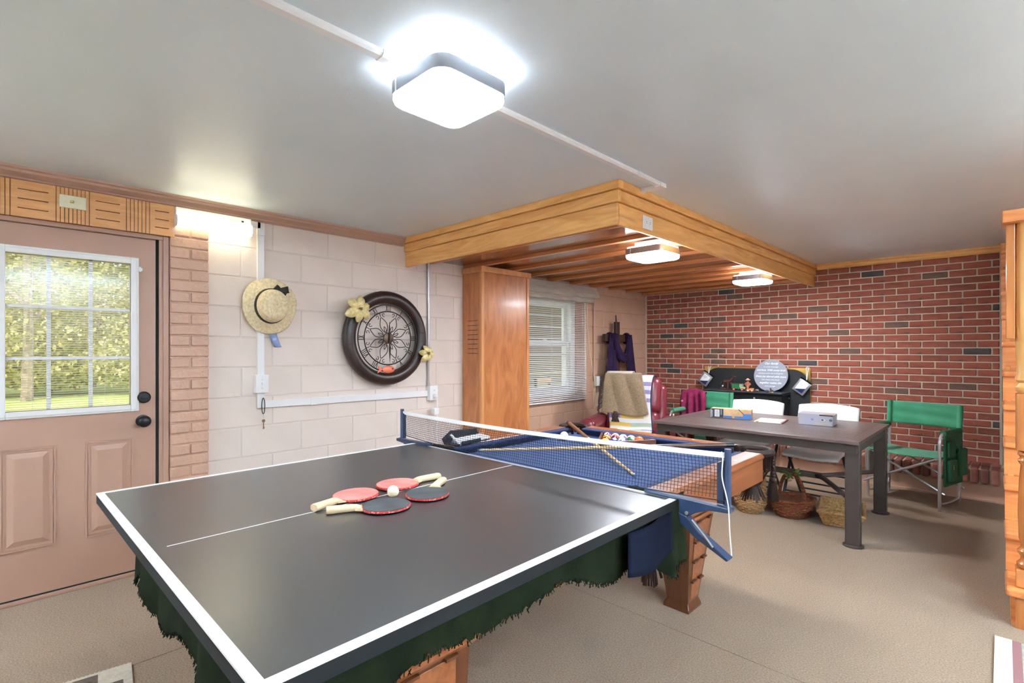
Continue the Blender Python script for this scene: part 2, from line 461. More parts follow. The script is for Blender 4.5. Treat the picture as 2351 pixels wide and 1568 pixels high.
MB().box(.255, .272, .606, .638, 0, 2.045).build('corner_trim', M_coltrim, cl, bevel=.003)
MB().box(0.001, .286, -.016, .652, 2.045, 2.098).build('cap_moulding', M_coltrim, cl, bevel=.006)

# ---- door
d1 = thing('door_1', 'tan half-glazed exterior door with two raised lower panels', 'door', (0, 0, 0), kind='structure')
LY0, LY1, LZ0, LZ1 = -.134, .679, .024, 1.997
GY0, GY1, GZ0, GZ1 = .032, .556, 1.008, 1.838    # glazed opening
m = MB()
for r in rect_minus((LY0, LY1, LZ0, LZ1), (GY0, GY1, GZ0, GZ1)): m.box(-.045, -.002, r[0], r[1], r[2], r[3])
m.build('door_leaf', M_door, d1)
for (a, b) in ((.010, .227), (.351, .568)):
    z0, z1 = .275, .812
    m = MB()
    for (e, h) in ((0, .004), (.012, .001)):
        for r in rect_minus((a + e, b - e, z0 + e, z1 - e), (a + e + .008, b - e - .008, z0 + e + .008, z1 - e - .008)): m.box(-.004, h, r[0], r[1], r[2], r[3])
    i, j = .026, .052
    v = [(-.002, a + i, z0 + i), (-.002, b - i, z0 + i), (-.002, b - i, z1 - i), (-.002, a + i, z1 - i), (.007, a + j, z0 + j), (.007, b - j, z0 + j), (.007, b - j, z1 - j), (.007, a + j, z1 - j)]
    m.add(v, [(0, 1, 5, 4), (1, 2, 6, 5), (2, 3, 7, 6), (3, 0, 4, 7), (4, 5, 6, 7)])
    m.build('raised_panel', M_door, d1)
m = MB()
for (e, h) in ((.040, .010), (.028, .018), (.012, .012)):
    for r in rect_minus((GY0 - e, GY1 + e, GZ0 - e, GZ1 + e), (GY0, GY1, GZ0, GZ1)): m.box(-.01, h, r[0], r[1], r[2], r[3])
lf = m.build('lite_frame', M_whitemetal, d1, bevel=.003)
MB().box(-.042, -.039, GY0, GY1, GZ0, GZ1).build('glass', M_glass, d1)
MB().box(-.006, -.004, GY0, GY1, GZ0, GZ1).build('glass', M_glass, d1)
for y in (.2, .377): MB().box(-.038, -.026, y - .009, y + .009, GZ0, GZ1).build('muntin', M_whitemetal, d1)
for z in (1.285, 1.562): MB().box(-.010, .002, GY0, GY1, z - .008, z + .008).build('muntin', M_whitemetal, d1, bevel=.003)
sl = MB().prism([(-.0055, -.0012), (0, .0005), (.0055, .0012), (.0055, .0005), (0, -.0002), (-.0055, -.0019)], 'y', GY0 + .002, GY1 - .002)
sl = sl.build('blind_slat', M_whitemetal, d1); sl.location = (-.018, 0, GZ0 + .008)
for k in range(1, 65):
    o = put('blind_slat', sl.data, d1, loc=(-.018, 0, GZ0 + .008 + k * .0127))
for y in (.135, .44): MB().cyl((-.018, y, GZ0), (-.018, y, GZ1), .0006, n=4).build('blind_cord', M_whitemetal, d1)
m = MB(); m.box(0.0, .02, .592, .606, 1.795, 1.825); m.box(.012, .02, .600, .612, 1.80, 1.818); m.build('blind_slider', M_whitemetal, d1, bevel=.002)
kn = MB().lathe([(.0, .072), (.018, .072), (.030, .064), (.034, .052), (.030, .040), (.014, .030), (.012, .012), (.035, .008), (.036, 0)], 20, 'x', (0, .616, .907)).build('door_knob', M_blackmetal, d1, smooth=True)
MB().lathe([(0, .075), (.007, .075), (.007, .071)], 12, 'x', (0, .616, .907)).build('key_button', M_black, kn)
db = MB().lathe([(0, .018), (.026, .018), (.034, .010), (.035, 0)], 20, 'x', (0, .621, 1.047)).build('deadbolt', M_blackmetal, d1, smooth=True)
MB().box(.016, .034, .604, .640, 1.043, 1.051).build('thumb_turn', M_black, db, bevel=.002)
MB().box(-.02, .004, .683, .697, 0, 2.01).build('weatherstrip', M_dark, d1)
m = MB(); m.box(-.05, .012, .695, .716, 0, 2.02); m.box(-.05, .028, .714, .743, 0, 2.02); m.build('door_jamb', M_door, d1, bevel=.002)
MB().box(-.05, .010, LY0 - .03, LY0 - .004, 0, 2.02).build('door_jamb', M_door, d1)
MB().box(-.05, .020, LY0 - .03, .743, 2.000, 2.024).build('head_jamb', M_door, d1, bevel=.002)
MB().box(-.05, .020, LY0 - .03, .70, 0, .018).build('threshold', M_door, d1, bevel=.003)
MB().box(-.03, .0, LY0, LY1, .018, .026).build('door_sweep', M_dark, d1)

# routed board over the door
hb = thing('header_board', 'pine board with routed grooves mounted over the door', 'board', (.0, 0, 0))
Z0, Z1 = 2.024, 2.212
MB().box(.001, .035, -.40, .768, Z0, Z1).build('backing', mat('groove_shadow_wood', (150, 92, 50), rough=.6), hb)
m = MB(); X0, X1 = .034, .050
def vgroup(c, n, pitch): return [c + (i - (n - 1) / 2) * pitch for i in range(n)]
gro = sorted(vgroup(.012, 5, .0185) + vgroup(.294, 9, .0172) + vgroup(.585, 7, .0185) + vgroup(-.27, 9, .0172))
edges = [-.40] + gro + [.768]
for a, b in zip(edges, edges[1:]):
    a2, b2 = a + (.0016 if a > -.39 else 0), b - (.0016 if b < .76 else 0)
    if b - a > .08:    # panel with three routed slots
        ya, yb = a + .028, b - .030
        z = Z0
        for zc in (Z0 + .045, Z0 + .094, Z0 + .143):
            m.box(X0, X1, a2, b2, z, zc - .0025); m.box(X0, X1, a2, ya, zc - .0025, zc + .0025); m.box(X0, X1, yb, b2, zc - .0025, zc + .0025); z = zc + .0025
        m.box(X0, X1, a2, b2, z, Z1)
    else: m.box(X0, X1, a2, b2, Z0, Z1)
m.build('routed_face', M_header, hb)
sw = thing('switch_plate', 'cream toggle switch plate set sideways on the routed header board', 'light switch', (.050, .294, 2.138))
MB().box(0, .006, -.057, .057, -.035, .035).build('plate', M_cream, sw, bevel=.003)
MB().box(.004, .016, -.012, .004, -.005, .005).build('toggle', M_brass, sw, bevel=.002)
for y in (-.03, .03): MB().cyl((.004, y, 0), (.0075, y, 0), .003, n=8).build('screw', M_cream, sw)

# ---- window
w1 = thing('window_1', 'white double-hung window behind open horizontal blinds', 'window', (0, 0, 0), kind='structure')
m = MB()
for r in rect_minus((WY0, WY1, WZ0, WZ1), (WY0 + .085, WY1 - .085, WZ0 + .06, WZ1 - .06)): m.box(-.16, -.02, r[0], r[1], r[2], r[3])
m.build('window_frame', M_whitemetal, w1, bevel=.004)
for (nm, z0, z1, x, e) in (('upper_sash', 1.385, WZ1 - .06, -.12, .0), ('lower_sash', WZ0 + .06, 1.43, -.08, .0)):
    m = MB()
    y0, y1 = WY0 + .085, WY1 - .085
    for r in rect_minus((y0, y1, z0, z1), (y0 + .05, y1 - .05, z0 + .055, z1 - .05)): m.box(x, x + .035, r[0], r[1], r[2], r[3])
    q = m.build(nm, M_whitemetal, w1, bevel=.003)
    MB().box(x + .014, x + .018, y0 + .05, y1 - .05, z0 + .055, z1 - .05).build('glass', M_glass, q)
MB().box(-.05, -.03, 4.30, 4.36, 1.43, 1.45).build('sash_lock', M_whitemetal, w1, bevel=.004)
MB().box(-.09, -.06, WY0 + .1, WY1 - .1, 1.27, 1.285).build('screen_rail', M_whitemetal, w1)
BY0, BY1 = 3.77, 5.005
bl = thing('window_blind', 'white horizontal slat blind hanging open over the window', 'blind', (.035, 0, 0))
s0 = MB().prism([(-.0122, .0026), (0, .0018), (.0122, -.0046), (.0122, -.0054), (0, .0010), (-.0122, .0018)], 'y', BY0, BY1).build('slat', M_white, bl)
s0.location = (0, 0, .775)
for k in range(1, 57): put('slat', s0.data, bl, loc=(0, 0, .775 + k * .0207))
MB().box(-.012, .012, BY0, BY1, .742, .757).build('bottom_rail', M_white, bl, bevel=.003)
MB().box(-.016, .016, BY0, BY1, 1.94, 1.975).build('head_rail', M_white, bl)
for y in (4.34, 4.36, 4.93, 4.91): MB().cyl((.013, y, .745), (.013, y, 1.95), .0012, n=4).build('ladder_cord', M_white, bl)
wd = MB().cyl((.02, 4.955, 1.95), (.02, 4.96, 1.0), .0035, n=6).build('tilt_wand', M_white, bl)
MB().lathe([(0, 0), (.010, .004), (.008, .025), (0, .03)], 8, 'z', (.02, 4.96, .975)).build('wand_tip', M_white, wd)
pts = smooth_path([(.01, 5.012, 1.93), (.012, 5.02, 1.6), (.012, 5.08, 1.25), (.014, 5.14, 1.05), (.014, 5.17, .98), (.012, 5.15, .8), (.012, 5.145, .64), (.012, 5.165, .57), (.012, 5.20, .62), (.012, 5.19, .8), (.012, 5.175, .98)], 40)
MB().tube(pts, .0035, 5).build('lift_cord', M_cream, bl, smooth=True)
# gathered fabric valance
def val(u, v):
    y = 3.77 + u * 1.40
    P = [(.012, 2.092), (.07, 2.09), (.125, 2.0), (.135, 1.955), (.10, 1.95), (.115, 1.925), (.09, 1.92), (.10, 1.90), (.07, 1.898)]
    x, z = path_pt(P, v)
    end = max(0, u - .93) / .07
    return (x + .004 * math.sin(u * 40 + v * 9) - .03 * end * v, y - .02 * end * (1 - v) + (.02 * end if v < .6 else -.07 * end), z + .004 * math.sin(u * 23) * v)
MB().grid(val, 60, 30).build('window_valance', mat('grey_taupe_fabric', (176, 168, 160), rough=.9, c2=(196, 184, 168), vs=7, st=(1, 1, 5), sheen=.2), solid=.004, smooth=True, label='folded grey roman shade bunched above the window', cat='shade', ang=60)
# ================================================================== LAMPS, WIRING AND WALL PIECES
M_lampface = mat('lamp_diffuser', (255, 255, 255), rough=.4, emit=LAMP, ecol=(230, 243, 255))
M_lampback = mat('lamp_back_diffuser', (255, 255, 255), rough=.4, emit=LAMP * .08, ecol=(232, 243, 255))
M_lampwarm = mat('soffit_lamp_diffuser', (255, 255, 255), rough=.4, emit=LAMP * 1.7, ecol=(240, 246, 255))
M_lampedge = mat('lamp_diffuser_edge', (255, 255, 255), rough=.4, emit=1.2, ecol=(240, 246, 255))
M_lampedge2 = mat('soffit_lamp_diffuser_edge', (255, 255, 255), rough=.4, emit=LAMP * .9, ecol=(240, 246, 255))
M_band = mat('brushed_nickel', (176, 178, 184), rough=.3, metal=.9)
def ceiling_lamp(x, y, zc, label, face=None):
    t = thing('ceiling_lamp', label, 'lamp', (x, y, zc), group='square flush ceiling lamps')
    MB().prism(rrect(0, 0, .20, .20, .03), 'z', -.035, 0).build('mount', M_white, t)
    MB().prism(rrect(0, 0, .288, .288, .05), 'z', -.046, -.034).build('back_diffuser', M_lampback, t)
    m = MB(); o = rrect(0, 0, .306, .306, .055); i = rrect(0, 0, .300, .300, .052); n = len(o)
    v = [(p[0], p[1], -.044) for p in o] + [(p[0], p[1], -.088) for p in o] + [(p[0], p[1], -.044) for p in i] + [(p[0], p[1], -.088) for p in i]
    f = []
    for k in range(n):
        l = (k + 1) % n; f += [(k, l, n + l, n + k), (2 * n + k, 2 * n + l, 3 * n + l, 3 * n + k), (k, l, 2 * n + l, 2 * n + k), (n + k, n + l, 3 * n + l, 3 * n + k)]
    bd = m.add(v, f).build('metal_band', M_band, t, smooth=True, ang=30)
    for (sx, sy) in ((-.09, -.1535), (.09, .1535)): MB().box(sx - .003, sx + .003, sy - .0015, sy + .0015, -.088, -.044).build('band_joint', M_white, bd)
    m = MB(); L = [(.300, .052, -.080), (.300, .052, -.100), (.292, .050, -.111), (.272, .045, -.117)]
    vs = []; fs = []
    for (w_, r_, z_) in L: vs += [(p[0], p[1], z_) for p in rrect(0, 0, w_, w_, r_)]
    for a in range(3):
        for k in range(n): fs.append((a * n + k, a * n + (k + 1) % n, (a + 1) * n + (k + 1) % n, (a + 1) * n + k))
    df = m.add(vs, fs); df.mi = 1; df.add([(p[0], p[1], -.117) for p in rrect(0, 0, .272, .272, .045)], [tuple(range(n))])
    df.build('diffuser', [M_lampedge if not face else M_lampedge2, face or M_lampface], t, smooth=True, ang=30)
    return t
ceiling_lamp(2.335, 1.09, H, 'large square lamp on the grey ceiling above the table tennis top')
ceiling_lamp(1.87, 3.31, 2.098, 'square lamp under the wooden soffit nearer the column', M_lampwarm)
ceiling_lamp(1.885, 5.23, 2.098, 'square lamp under the wooden soffit nearer the brick wall', M_lampwarm)
ceiling_lamp(2.335, -1.9, H, 'square fill lamp added on the grey ceiling behind the viewer')  # extra lamp out of view, added to brighten the room


def add_fill_lamp(x, y, label):  # unseen uplighter added as fill, bounces light off the ceiling
    t = thing('fill_lamp', label, 'lamp', (x, y, 0), group='fill uplighters added outside the view')
    MB().lathe([(0, 0), (.15, 0), (.15, .018), (.05, .03), (0, .03)], 28, 'z').build('base', M_blackmetal, t, smooth=True, ang=40)
    MB().cyl((0, 0, .03), (0, 0, 1.72), .012, n=12).build('pole', M_blackmetal, t, smooth=True)
    MB().lathe([(.012, 1.70), (.06, 1.72), (.14, 1.78), (.175, 1.84), (.170, 1.84), (.135, 1.785), (.05, 1.73), (.012, 1.715)], 28, 'z', closed=True).build('bowl_shade', M_white, t, smooth=True)
    MB().lathe([(0, 1.795), (.14, 1.795), (.14, 1.79), (0, 1.79)], 28, 'z').build('fill_disc', mat('fill_glow', (255, 255, 255), emit=FILL_LIGHT, ecol=(222, 241, 255)), t)
add_fill_lamp(5.3, .5, 'tall white-bowl fill lamp added out of view right of the viewer')
add_fill_lamp(5.45, 2.5, 'tall white-bowl fill lamp added out of view near the right wall by the stairs')
add_fill_lamp(1.2, -2.3, 'tall white-bowl fill lamp added behind the viewer on the door side')

# raceway along the ceiling
rw = thing('ceiling_raceway', 'long white cable channel running along the ceiling through the lamp', 'cable channel', (2.272, 0, H))
def chan(y0, y1): return MB().prism([(-.022, 0), (.022, 0), (.022, -.012), (.014, -.020), (-.014, -.020), (-.022, -.012)], 'y', y0, y1)
chan(-2.9, .905).build('channel', M_white, rw); chan(1.24, 2.66).build('channel', M_white, rw)
for y in (.86, 2.40): MB().prism([(-.025, 0), (.025, 0), (.025, -.014), (.016, -.023), (-.016, -.023), (-.025, -.014)], 'y', y, y + .05).build('coupling', M_white, rw)
m = MB(); m.box(-.024, .024, 2.64, 2.70, -.024, 0); m.box(-.132, -.02, 2.662, 2.700, -.024, 0); m.build('end_elbow', M_white, rw, bevel=.002)

# outlet on the fascia
ol = thing('wall_outlet', 'white double outlet on the side of the pine fascia', 'outlet', (SX, 2.79, 2.105), (0, 0, 0))
MB().box(.001, .007, -.04, .04, -.057, .057).build('plate', M_white, ol, bevel=.003, rot=(PI / 2, 0, 0))
for s_ in (-.02, .02):
    q = MB().lathe([(0, .0095), (.0155, .0095), (.0165, .006)], 16, 'x', (0, s_, 0)).build('socket', M_white, ol)
    for e in (-.005, .005): MB().box(.009, .0103, s_ - .0012 - .003, s_ - .001 + .004, e - .0012, e + .0012).build('slot', M_dark, q)

# fluorescent fitting over the pilaster
ft = thing('fluorescent_light', 'short white fluorescent strip light under the crown moulding', 'lamp', (0, .985, 2.15))
MB().box(.012, .075, -.216, .216, .012, .058).build('housing', M_white, ft, bevel=.003)
m = MB().prism([(.018, .014), (.078, .014), (.100, 0), (.108, -.022), (.104, -.044), (.088, -.058), (.03, -.058), (.018, -.05)], 'y', -.214, .214)
m.build('tube_lens', mat('tube_lens', (255, 252, 226), rough=.4, emit=TUBE, ecol=(255, 250, 214)), ft, smooth=True, ang=50)
MB().prism([(.016, .016), (.082, .016), (.104, 0), (.112, -.022), (.108, -.046), (.09, -.061), (.028, -.061), (.016, -.05)], 'y', .213, .219).build('end_cap', M_white, ft)
MB().prism([(.016, .016), (.082, .016), (.104, 0), (.112, -.022), (.108, -.046), (.09, -.061), (.028, -.061), (.016, -.05)], 'y', -.219, -.213).build('end_cap', M_white, ft)
MB().box(.0745, .078, .155, .168, .026, .036).build('rocker_switch', M_black, ft)
for k in range(3): MB().box(.0745, .0755, .085 + k * .022, .102 + k * .022, .026, .034).build('sticker', M_cream, ft)

# white wall raceway from the strip light down to the switch and across to the outlet
wr = thing('wall_raceway', 'white cable channel running down the block wall then across to the outlet', 'cable channel', (0, 1.281, 0))
MB().box(0, .020, -.022, .022, 1.155, 2.20).build('channel', M_white, wr, bevel=.002)
m = MB(); m.box(0, .022, -.024, .024, 2.12, 2.21); m.box(0, .022, -.08, .0, 2.165, 2.21); m.build('top_elbow', M_white, wr, bevel=.003)
MB().box(0, .024, -.024, .024, .928, 1.045).build('bottom_elbow', M_white, wr, bevel=.008)
MB().prism([(.02, .930), (1.405, .921), (1.405, .972), (.02, .978)], 'x', 0, .019).build('channel', M_white, wr, bevel=.002)
MB().box(0, .0215, .35, .40, .925, .978).build('coupling', M_white, wr)
ws = thing('switch_box', 'white toggle switch box on the wall channel below the straw hat', 'light switch', (0, 1.281, 1.098))
MB().box(0, .046, -.042, .042, -.062, .062).build('box', M_white, ws, bevel=.004)
MB().box(.044, .060, -.005, .005, -.004, .012).build('toggle', M_white, ws, bevel=.002)
for z in (-.03, .03): MB().cyl((.045, 0, z), (.0475, 0, z), .003, n=8).build('screw', M_galv, ws)
ob = thing('outlet_box', 'white surface outlet box with a plug at the end of the channel', 'outlet', (0, 2.731, .950))
MB().box(0, .050, -.043, .043, -.066, .066).build('box', M_white, ob, bevel=.004)
for z in (-.022, .022):
    q = MB().lathe([(0, .0525), (.016, .0525), (.017, .049)], 16, 'x', (0, 0, z)).build('socket', M_white, ob)
    for e in (-.005, .005): MB().box(.052, .0532, e - .001, e + .001, z - .003, z + .005).build('slot', M_dark, q)
pg = thing('power_plug', 'white plug and hanging cord in the outlet box above the net', 'plug', (.055, 2.735, .925))
MB().cyl((0, 0, 0), (.03, 0, 0), .018, .014, 12).build('plug_body', M_white, pg)
MB().tube(smooth_path([(.03, 0, 0), (.042, .002, -.03), (.03, .0, -.12), (.03, .004, -.3), (.025, .0, -.6), (.02, .01, -.9)], 24), .006, 6).build('cord', M_white, pg, smooth=True)
MB().box(-.02, .04, -.03, .02, -.165, -.105).build('adapter', M_white, pg, bevel=.008)
cd = thing('metal_conduit', 'thin grey metal conduit running up to the soffit beside the clock', 'pipe', (0, 2.694, 0))
MB().cyl((.016, 0, 1.01), (.016, 0, 2.13), .0105, n=12).build('pipe', M_galv, cd, smooth=True)
for z in (1.03, 1.62, 2.08): MB().lathe([(.0105, -.014), (.014, -.014), (.014, .014), (.0105, .014)], 12, 'z', (.016, 0, z)).build('pipe_strap', M_galv, cd)
ky = thing('key_on_lanyard', 'brass key hanging on a black cord loop below the switch box', 'key', (.026, 1.293, 1.0))
MB().tube([(.004, .010 * math.sin(a) , -.055 + .055 * math.cos(a) * -1) for a in [2 * PI * k / 20 for k in range(20)]], .0028, 6, closed=True).build('lanyard', M_black, ky)
MB().tube([(.004, 0, -.108), (.003, .002, -.14)], .0015, 5).build('split_ring', M_galv, ky)
m = MB(); m.lathe([(0, .001), (.011, .001), (.011, -.001), (0, -.001)], 14, 'x', (.003, .002, -.158)); m.box(.002, .004, -.001, .005, -.215, -.165); m.box(.002, .004, .004, .008, -.21, -.20); m.build('key_blade', mat('key_brass', (150, 130, 96), rough=.35, metal=.8), ky)

# ---- straw hat on the wall
M_straw = mat('straw', (236, 220, 184), rough=.8, c2=(214, 192, 150), vs=60, bump=.9, bs=120, bd=.004)
ht = thing('straw_hat', 'wide straw sun hat with black band hung on the block wall', 'hat', (.020, 1.335, 1.635))
def hat(u, v):
    a = 2 * PI * u
    P = [(.001, .142), (.060, .140), (.092, .128), (.106, .100), (.112, .06), (.117, .034), (.14, .026), (.17, .020), (.200, .010)]
    r, x = path_pt(P, v)
    b = max(0, (r - .117) / .083)
    return (x + b * .014 * math.sin(a * 2 + .8) + b * .006 * math.sin(5 * a), r * .90 * math.cos(a) * (1 + b * .02 * math.sin(3 * a)), r * math.sin(a) * (1 + b * .03 * math.cos(2 * a)))
MB().grid(hat, 48, 26, cu=True).build('brim_and_crown', M_straw, ht, smooth=True, solid=.004, ang=80)
MB().lathe([(.1170, .034), (.1225, .034), (.1185, .060), (.1150, .060)], 40, 'x', closed=True).build('hat_band', mat('black_ribbon', (34, 30, 28), rough=.6), ht) .scale = (1, .9, 1.0)
m = MB()
for (a, s_) in ((.2, 1), (-.5, .8), (2.4, .55)):
    m.M = Matrix.Translation((.05, .048, .108)) @ Matrix.Rotation(a, 4, 'X')
    m.grid(lambda u, v: (.012 * math.sin(PI * u) * (1 if v < .5 else .6), u * .065 * s_, (v - .5) * .034 * (1 + u * .4)), 6, 4)
m.M = None
m.build('bow', MATS['black_ribbon'], ht, solid=.006, smooth=True)
def strip(u, v): return (.004 + .012 * math.sin(v * 3) + .004 * math.cos(u * 3), (u - .5) * .052 + .035 * v * v, -.10 * v)
MB().grid(strip, 4, 10).build('bag_strip', mat('pale_blue_film', (132, 152, 196), rough=.2, var=.1, vs=30), loc=(.004, 1.365, 1.452), solid=.002, smooth=True, label='short pale blue plastic strip hanging below the straw hat', cat='plastic strip')

# ---- big open-frame wall clock with a padded ring
M_iron = mat('wrought_iron', (46, 40, 38), rough=.45, metal=.6)
M_ringl = mat('dark_brown_leatherette', (56, 36, 30), rough=.35, c2=(36, 24, 22), vs=16, bump=.3, bs=50)
ck = thing('wall_clock', 'large round open-work clock with a padded dark brown ring', 'clock', (.004, 2.25, 1.428))
MB().lathe([(.334 + .052 * math.cos(2 * PI * k / 16), .048 + .042 * math.sin(2 * PI * k / 16)) for k in range(16)], 72, 'x', closed=True).build('padded_ring', M_ringl, ck, smooth=True, ang=80)
for k in range(12):
    a = 2 * PI * (k + .3) / 12
    c_, s__ = math.cos(a), math.sin(a)
    if k % 3 == 0: MB().tube([(.048 + .043 * math.sin(t), (.334 + .053 * math.cos(t)) * c_, (.334 + .053 * math.cos(t)) * s__) for t in [2 * PI * q / 14 for q in range(14)]], .0012, 4, closed=True).build('ring_seam', M_iron, ck)
def ring(R, r, x=.072, n=64): return MB().tube([(x, R * math.cos(2 * PI * k / n), R * math.sin(2 * PI * k / n)) for k in range(n)], r, 6, closed=True)
ring(.272, .005).build('outer_hoop', M_iron, ck, smooth=True); ring(.217, .005).build('inner_hoop', M_iron, ck, smooth=True)
for k in range(8):
    a0 = 2 * PI * k / 8 + PI / 8
    m = MB()
    def rp(r, a, x=.072): return (x, r * math.cos(a0 + a), r * math.sin(a0 + a))
    m.tube(smooth_path([rp(.045, 0), rp(.075, .32), rp(.12, .30), rp(.145, .16), rp(.185, .0), rp(.145, -.16), rp(.12, -.30), rp(.075, -.32), rp(.045, 0)], 36), .0032, 5)
    m.tube(smooth_path([rp(.045, .1), rp(.08, .12), rp(.105, .0), rp(.08, -.12), rp(.045, -.1)], 20), .0028, 5)
    m.tube([rp(.185, 0), rp(.217, 0)], .003, 5)
    for s_ in (1, -1):
        sp = []
        for q in range(16):
            t = q / 15; A = t * 1.6 * PI; R = .018 * (1 - t * .75)
            sp.append((.072, (.195) * math.cos(a0 + s_ * .17) + R * math.cos(A * s_ + a0 + PI), .195 * math.sin(a0 + s_ * .17) + R * math.sin(A * s_ + a0 + PI)))
        m.tube(sp, .0026, 5)
    m.build('scroll_petal', M_iron, ck, smooth=True)
hub = MB().lathe([(0, .086), (.03, .085), (.045, .079), (.046, .068), (0, .068)], 28, 'x').build('hub', mat('bronze_disc', (96, 76, 64), rough=.4, metal=.6), ck, smooth=True)
m = MB(); m.prism([(-.004, -.03), (.004, -.03), (.010, .05), (.0, .135), (-.010, .05)], 'x', .088, .091); m.build('hour_hand', M_iron, ck)
m = MB(); m.prism([(-.003, .04), (.003, .04), (.009, -.09), (.0, -.205), (-.009, -.09)], 'x', .093, .096); m.build('minute_hand', M_iron, ck)
ROM = ['XII', 'I', 'II', 'III', 'IV', 'V', 'VI', 'VII', 'VIII', 'IX', 'X', 'XI']
for h, s_ in enumerate(ROM):
    a = PI / 2 - 2 * PI * h / 12      # seen from the room, y increases to the right
    wd_ = {'I': .014, 'V': .026, 'X': .026}
    tot = sum(wd_[c] for c in s_); t0 = -tot / 2; m = MB()
    def rt(r, t): return (.072, r * math.cos(a) + t * math.sin(a), r * math.sin(a) - t * math.cos(a))
    for c in s_:
        q = t0 + wd_[c] / 2; e = wd_[c] * .36
        if c == 'I': m.tube([rt(.219, q), rt(.270, q)], .0026, 4)
        elif c == 'V': m.tube([rt(.270, q - e), rt(.219, q)], .0026, 4); m.tube([rt(.270, q + e), rt(.219, q)], .0026, 4)
        else: m.tube([rt(.270, q - e), rt(.219, q + e)], .0026, 4); m.tube([rt(.270, q + e), rt(.219, q - e)], .0026, 4)
        t0 += wd_[c]
    m.build('numeral', M_iron, ck)
# gold poinsettias and the fish that hang on the clock ring
M_gold = mat('gold_foil_petal', (240, 226, 172), rough=.35, metal=.15, c2=(214, 192, 126), vs=40, bump=.5, bs=80)
def poinsettia(y, z, R, n, label, a0, x=.125):
    t = thing('gold_flower', label, 'flower', (x, y, z), group='gold flowers on the clock')
    for k in range(n):
        a = a0 + 2 * PI * k / n; L = R * (.86 + .28 * ((k * 37) % 7) / 7); wdt = L * .36
        def pet(u, v):
            s_ = wdt * math.sin(PI * min(1, u * .93 + .05)) ** .8 * (1 + .12 * math.sin(9 * u)); t_ = (v - .5) * 2 * s_
            r = L * u; xx = .010 + .03 * math.sin(u * 2.4) - abs(v - .5) * .03 - .03 * u * u
            return (xx, r * math.cos(a) - t_ * math.sin(a), r * math.sin(a) + t_ * math.cos(a))
        MB().grid(pet, 10, 6).build('petal', M_gold, t, smooth=True, solid=.0015, ang=80)
    m = MB(); rr = random.Random(n)
    for k in range(9): m.sphere((.028, rr.uniform(-.014, .014), rr.uniform(-.014, .014)), .005, 6, 4)
    m.build('stamens', mat('stamen_brown', (120, 92, 54), rough=.5), t)
poinsettia(1.965, 1.645, .112, 6, 'large gold poinsettia on the upper left of the clock ring', .4)
poinsettia(2.600, 1.300, .080, 6, 'small gold poinsettia on the lower right of the clock ring', .9)
fs_ = thing('fish_ornament', 'orange wooden fish sitting on the bottom of the clock ring', 'ornament', (.105, 2.215, 1.173))
MB().sphere((0, .02, 0), .03, 14, 10, (.45, 1.9, 1.0)).build('body', mat('salmon_orange', (232, 122, 88), rough=.45), fs_, smooth=True)
MB().prism([(-.03, 0), (-.078, .034), (-.068, 0), (-.082, -.028)], 'x', -.006, .006).build('tail', MATS['salmon_orange'], fs_, bevel=.003)
MB().cyl((.011, .048, .006), (.016, .048, .006), .006, n=10).build('eye', M_black, fs_)

# ---- tan pipe, small control box by the window
tp = thing('painted_pipe', 'thin tan painted pipe running up the wall beside the window', 'pipe', (0, 5.20, 0))
MB().cyl((.014, 0, .95), (.014, 0, 2.125), .011, n=10).build('pipe', M_block_tan, tp, smooth=True)
MB().lathe([(.011, -.01), (.0145, -.01), (.0145, .01), (.011, .01)], 10, 'z', (.014, 0, 1.84)).build('pipe_joint', M_block_tan, tp)
cb = thing('cord_switch_box', 'small white outlet box with hanging cord on the tan wall', 'outlet', (.004, 5.245, .945))
MB().box(0, .045, -.032, .032, -.06, .06).build('box', M_white, cb, bevel=.005)
MB().tube(smooth_path([(.04, .03, .02), (.06, .055, .0), (.05, .05, -.05), (.03, .03, -.06)], 12), .003, 5).build('loop', M_white, cb)
MB().tube([(.02, .015, -.06), (.02, .014, -.3)], .0025, 5).build('pull_cord', M_white, cb)
MB().lathe([(0, 0), (.009, .006), (.009, .02), (.003, .03)], 8, 'z', (.02, .014, -.325)).build('pull_tip', M_white, cb)
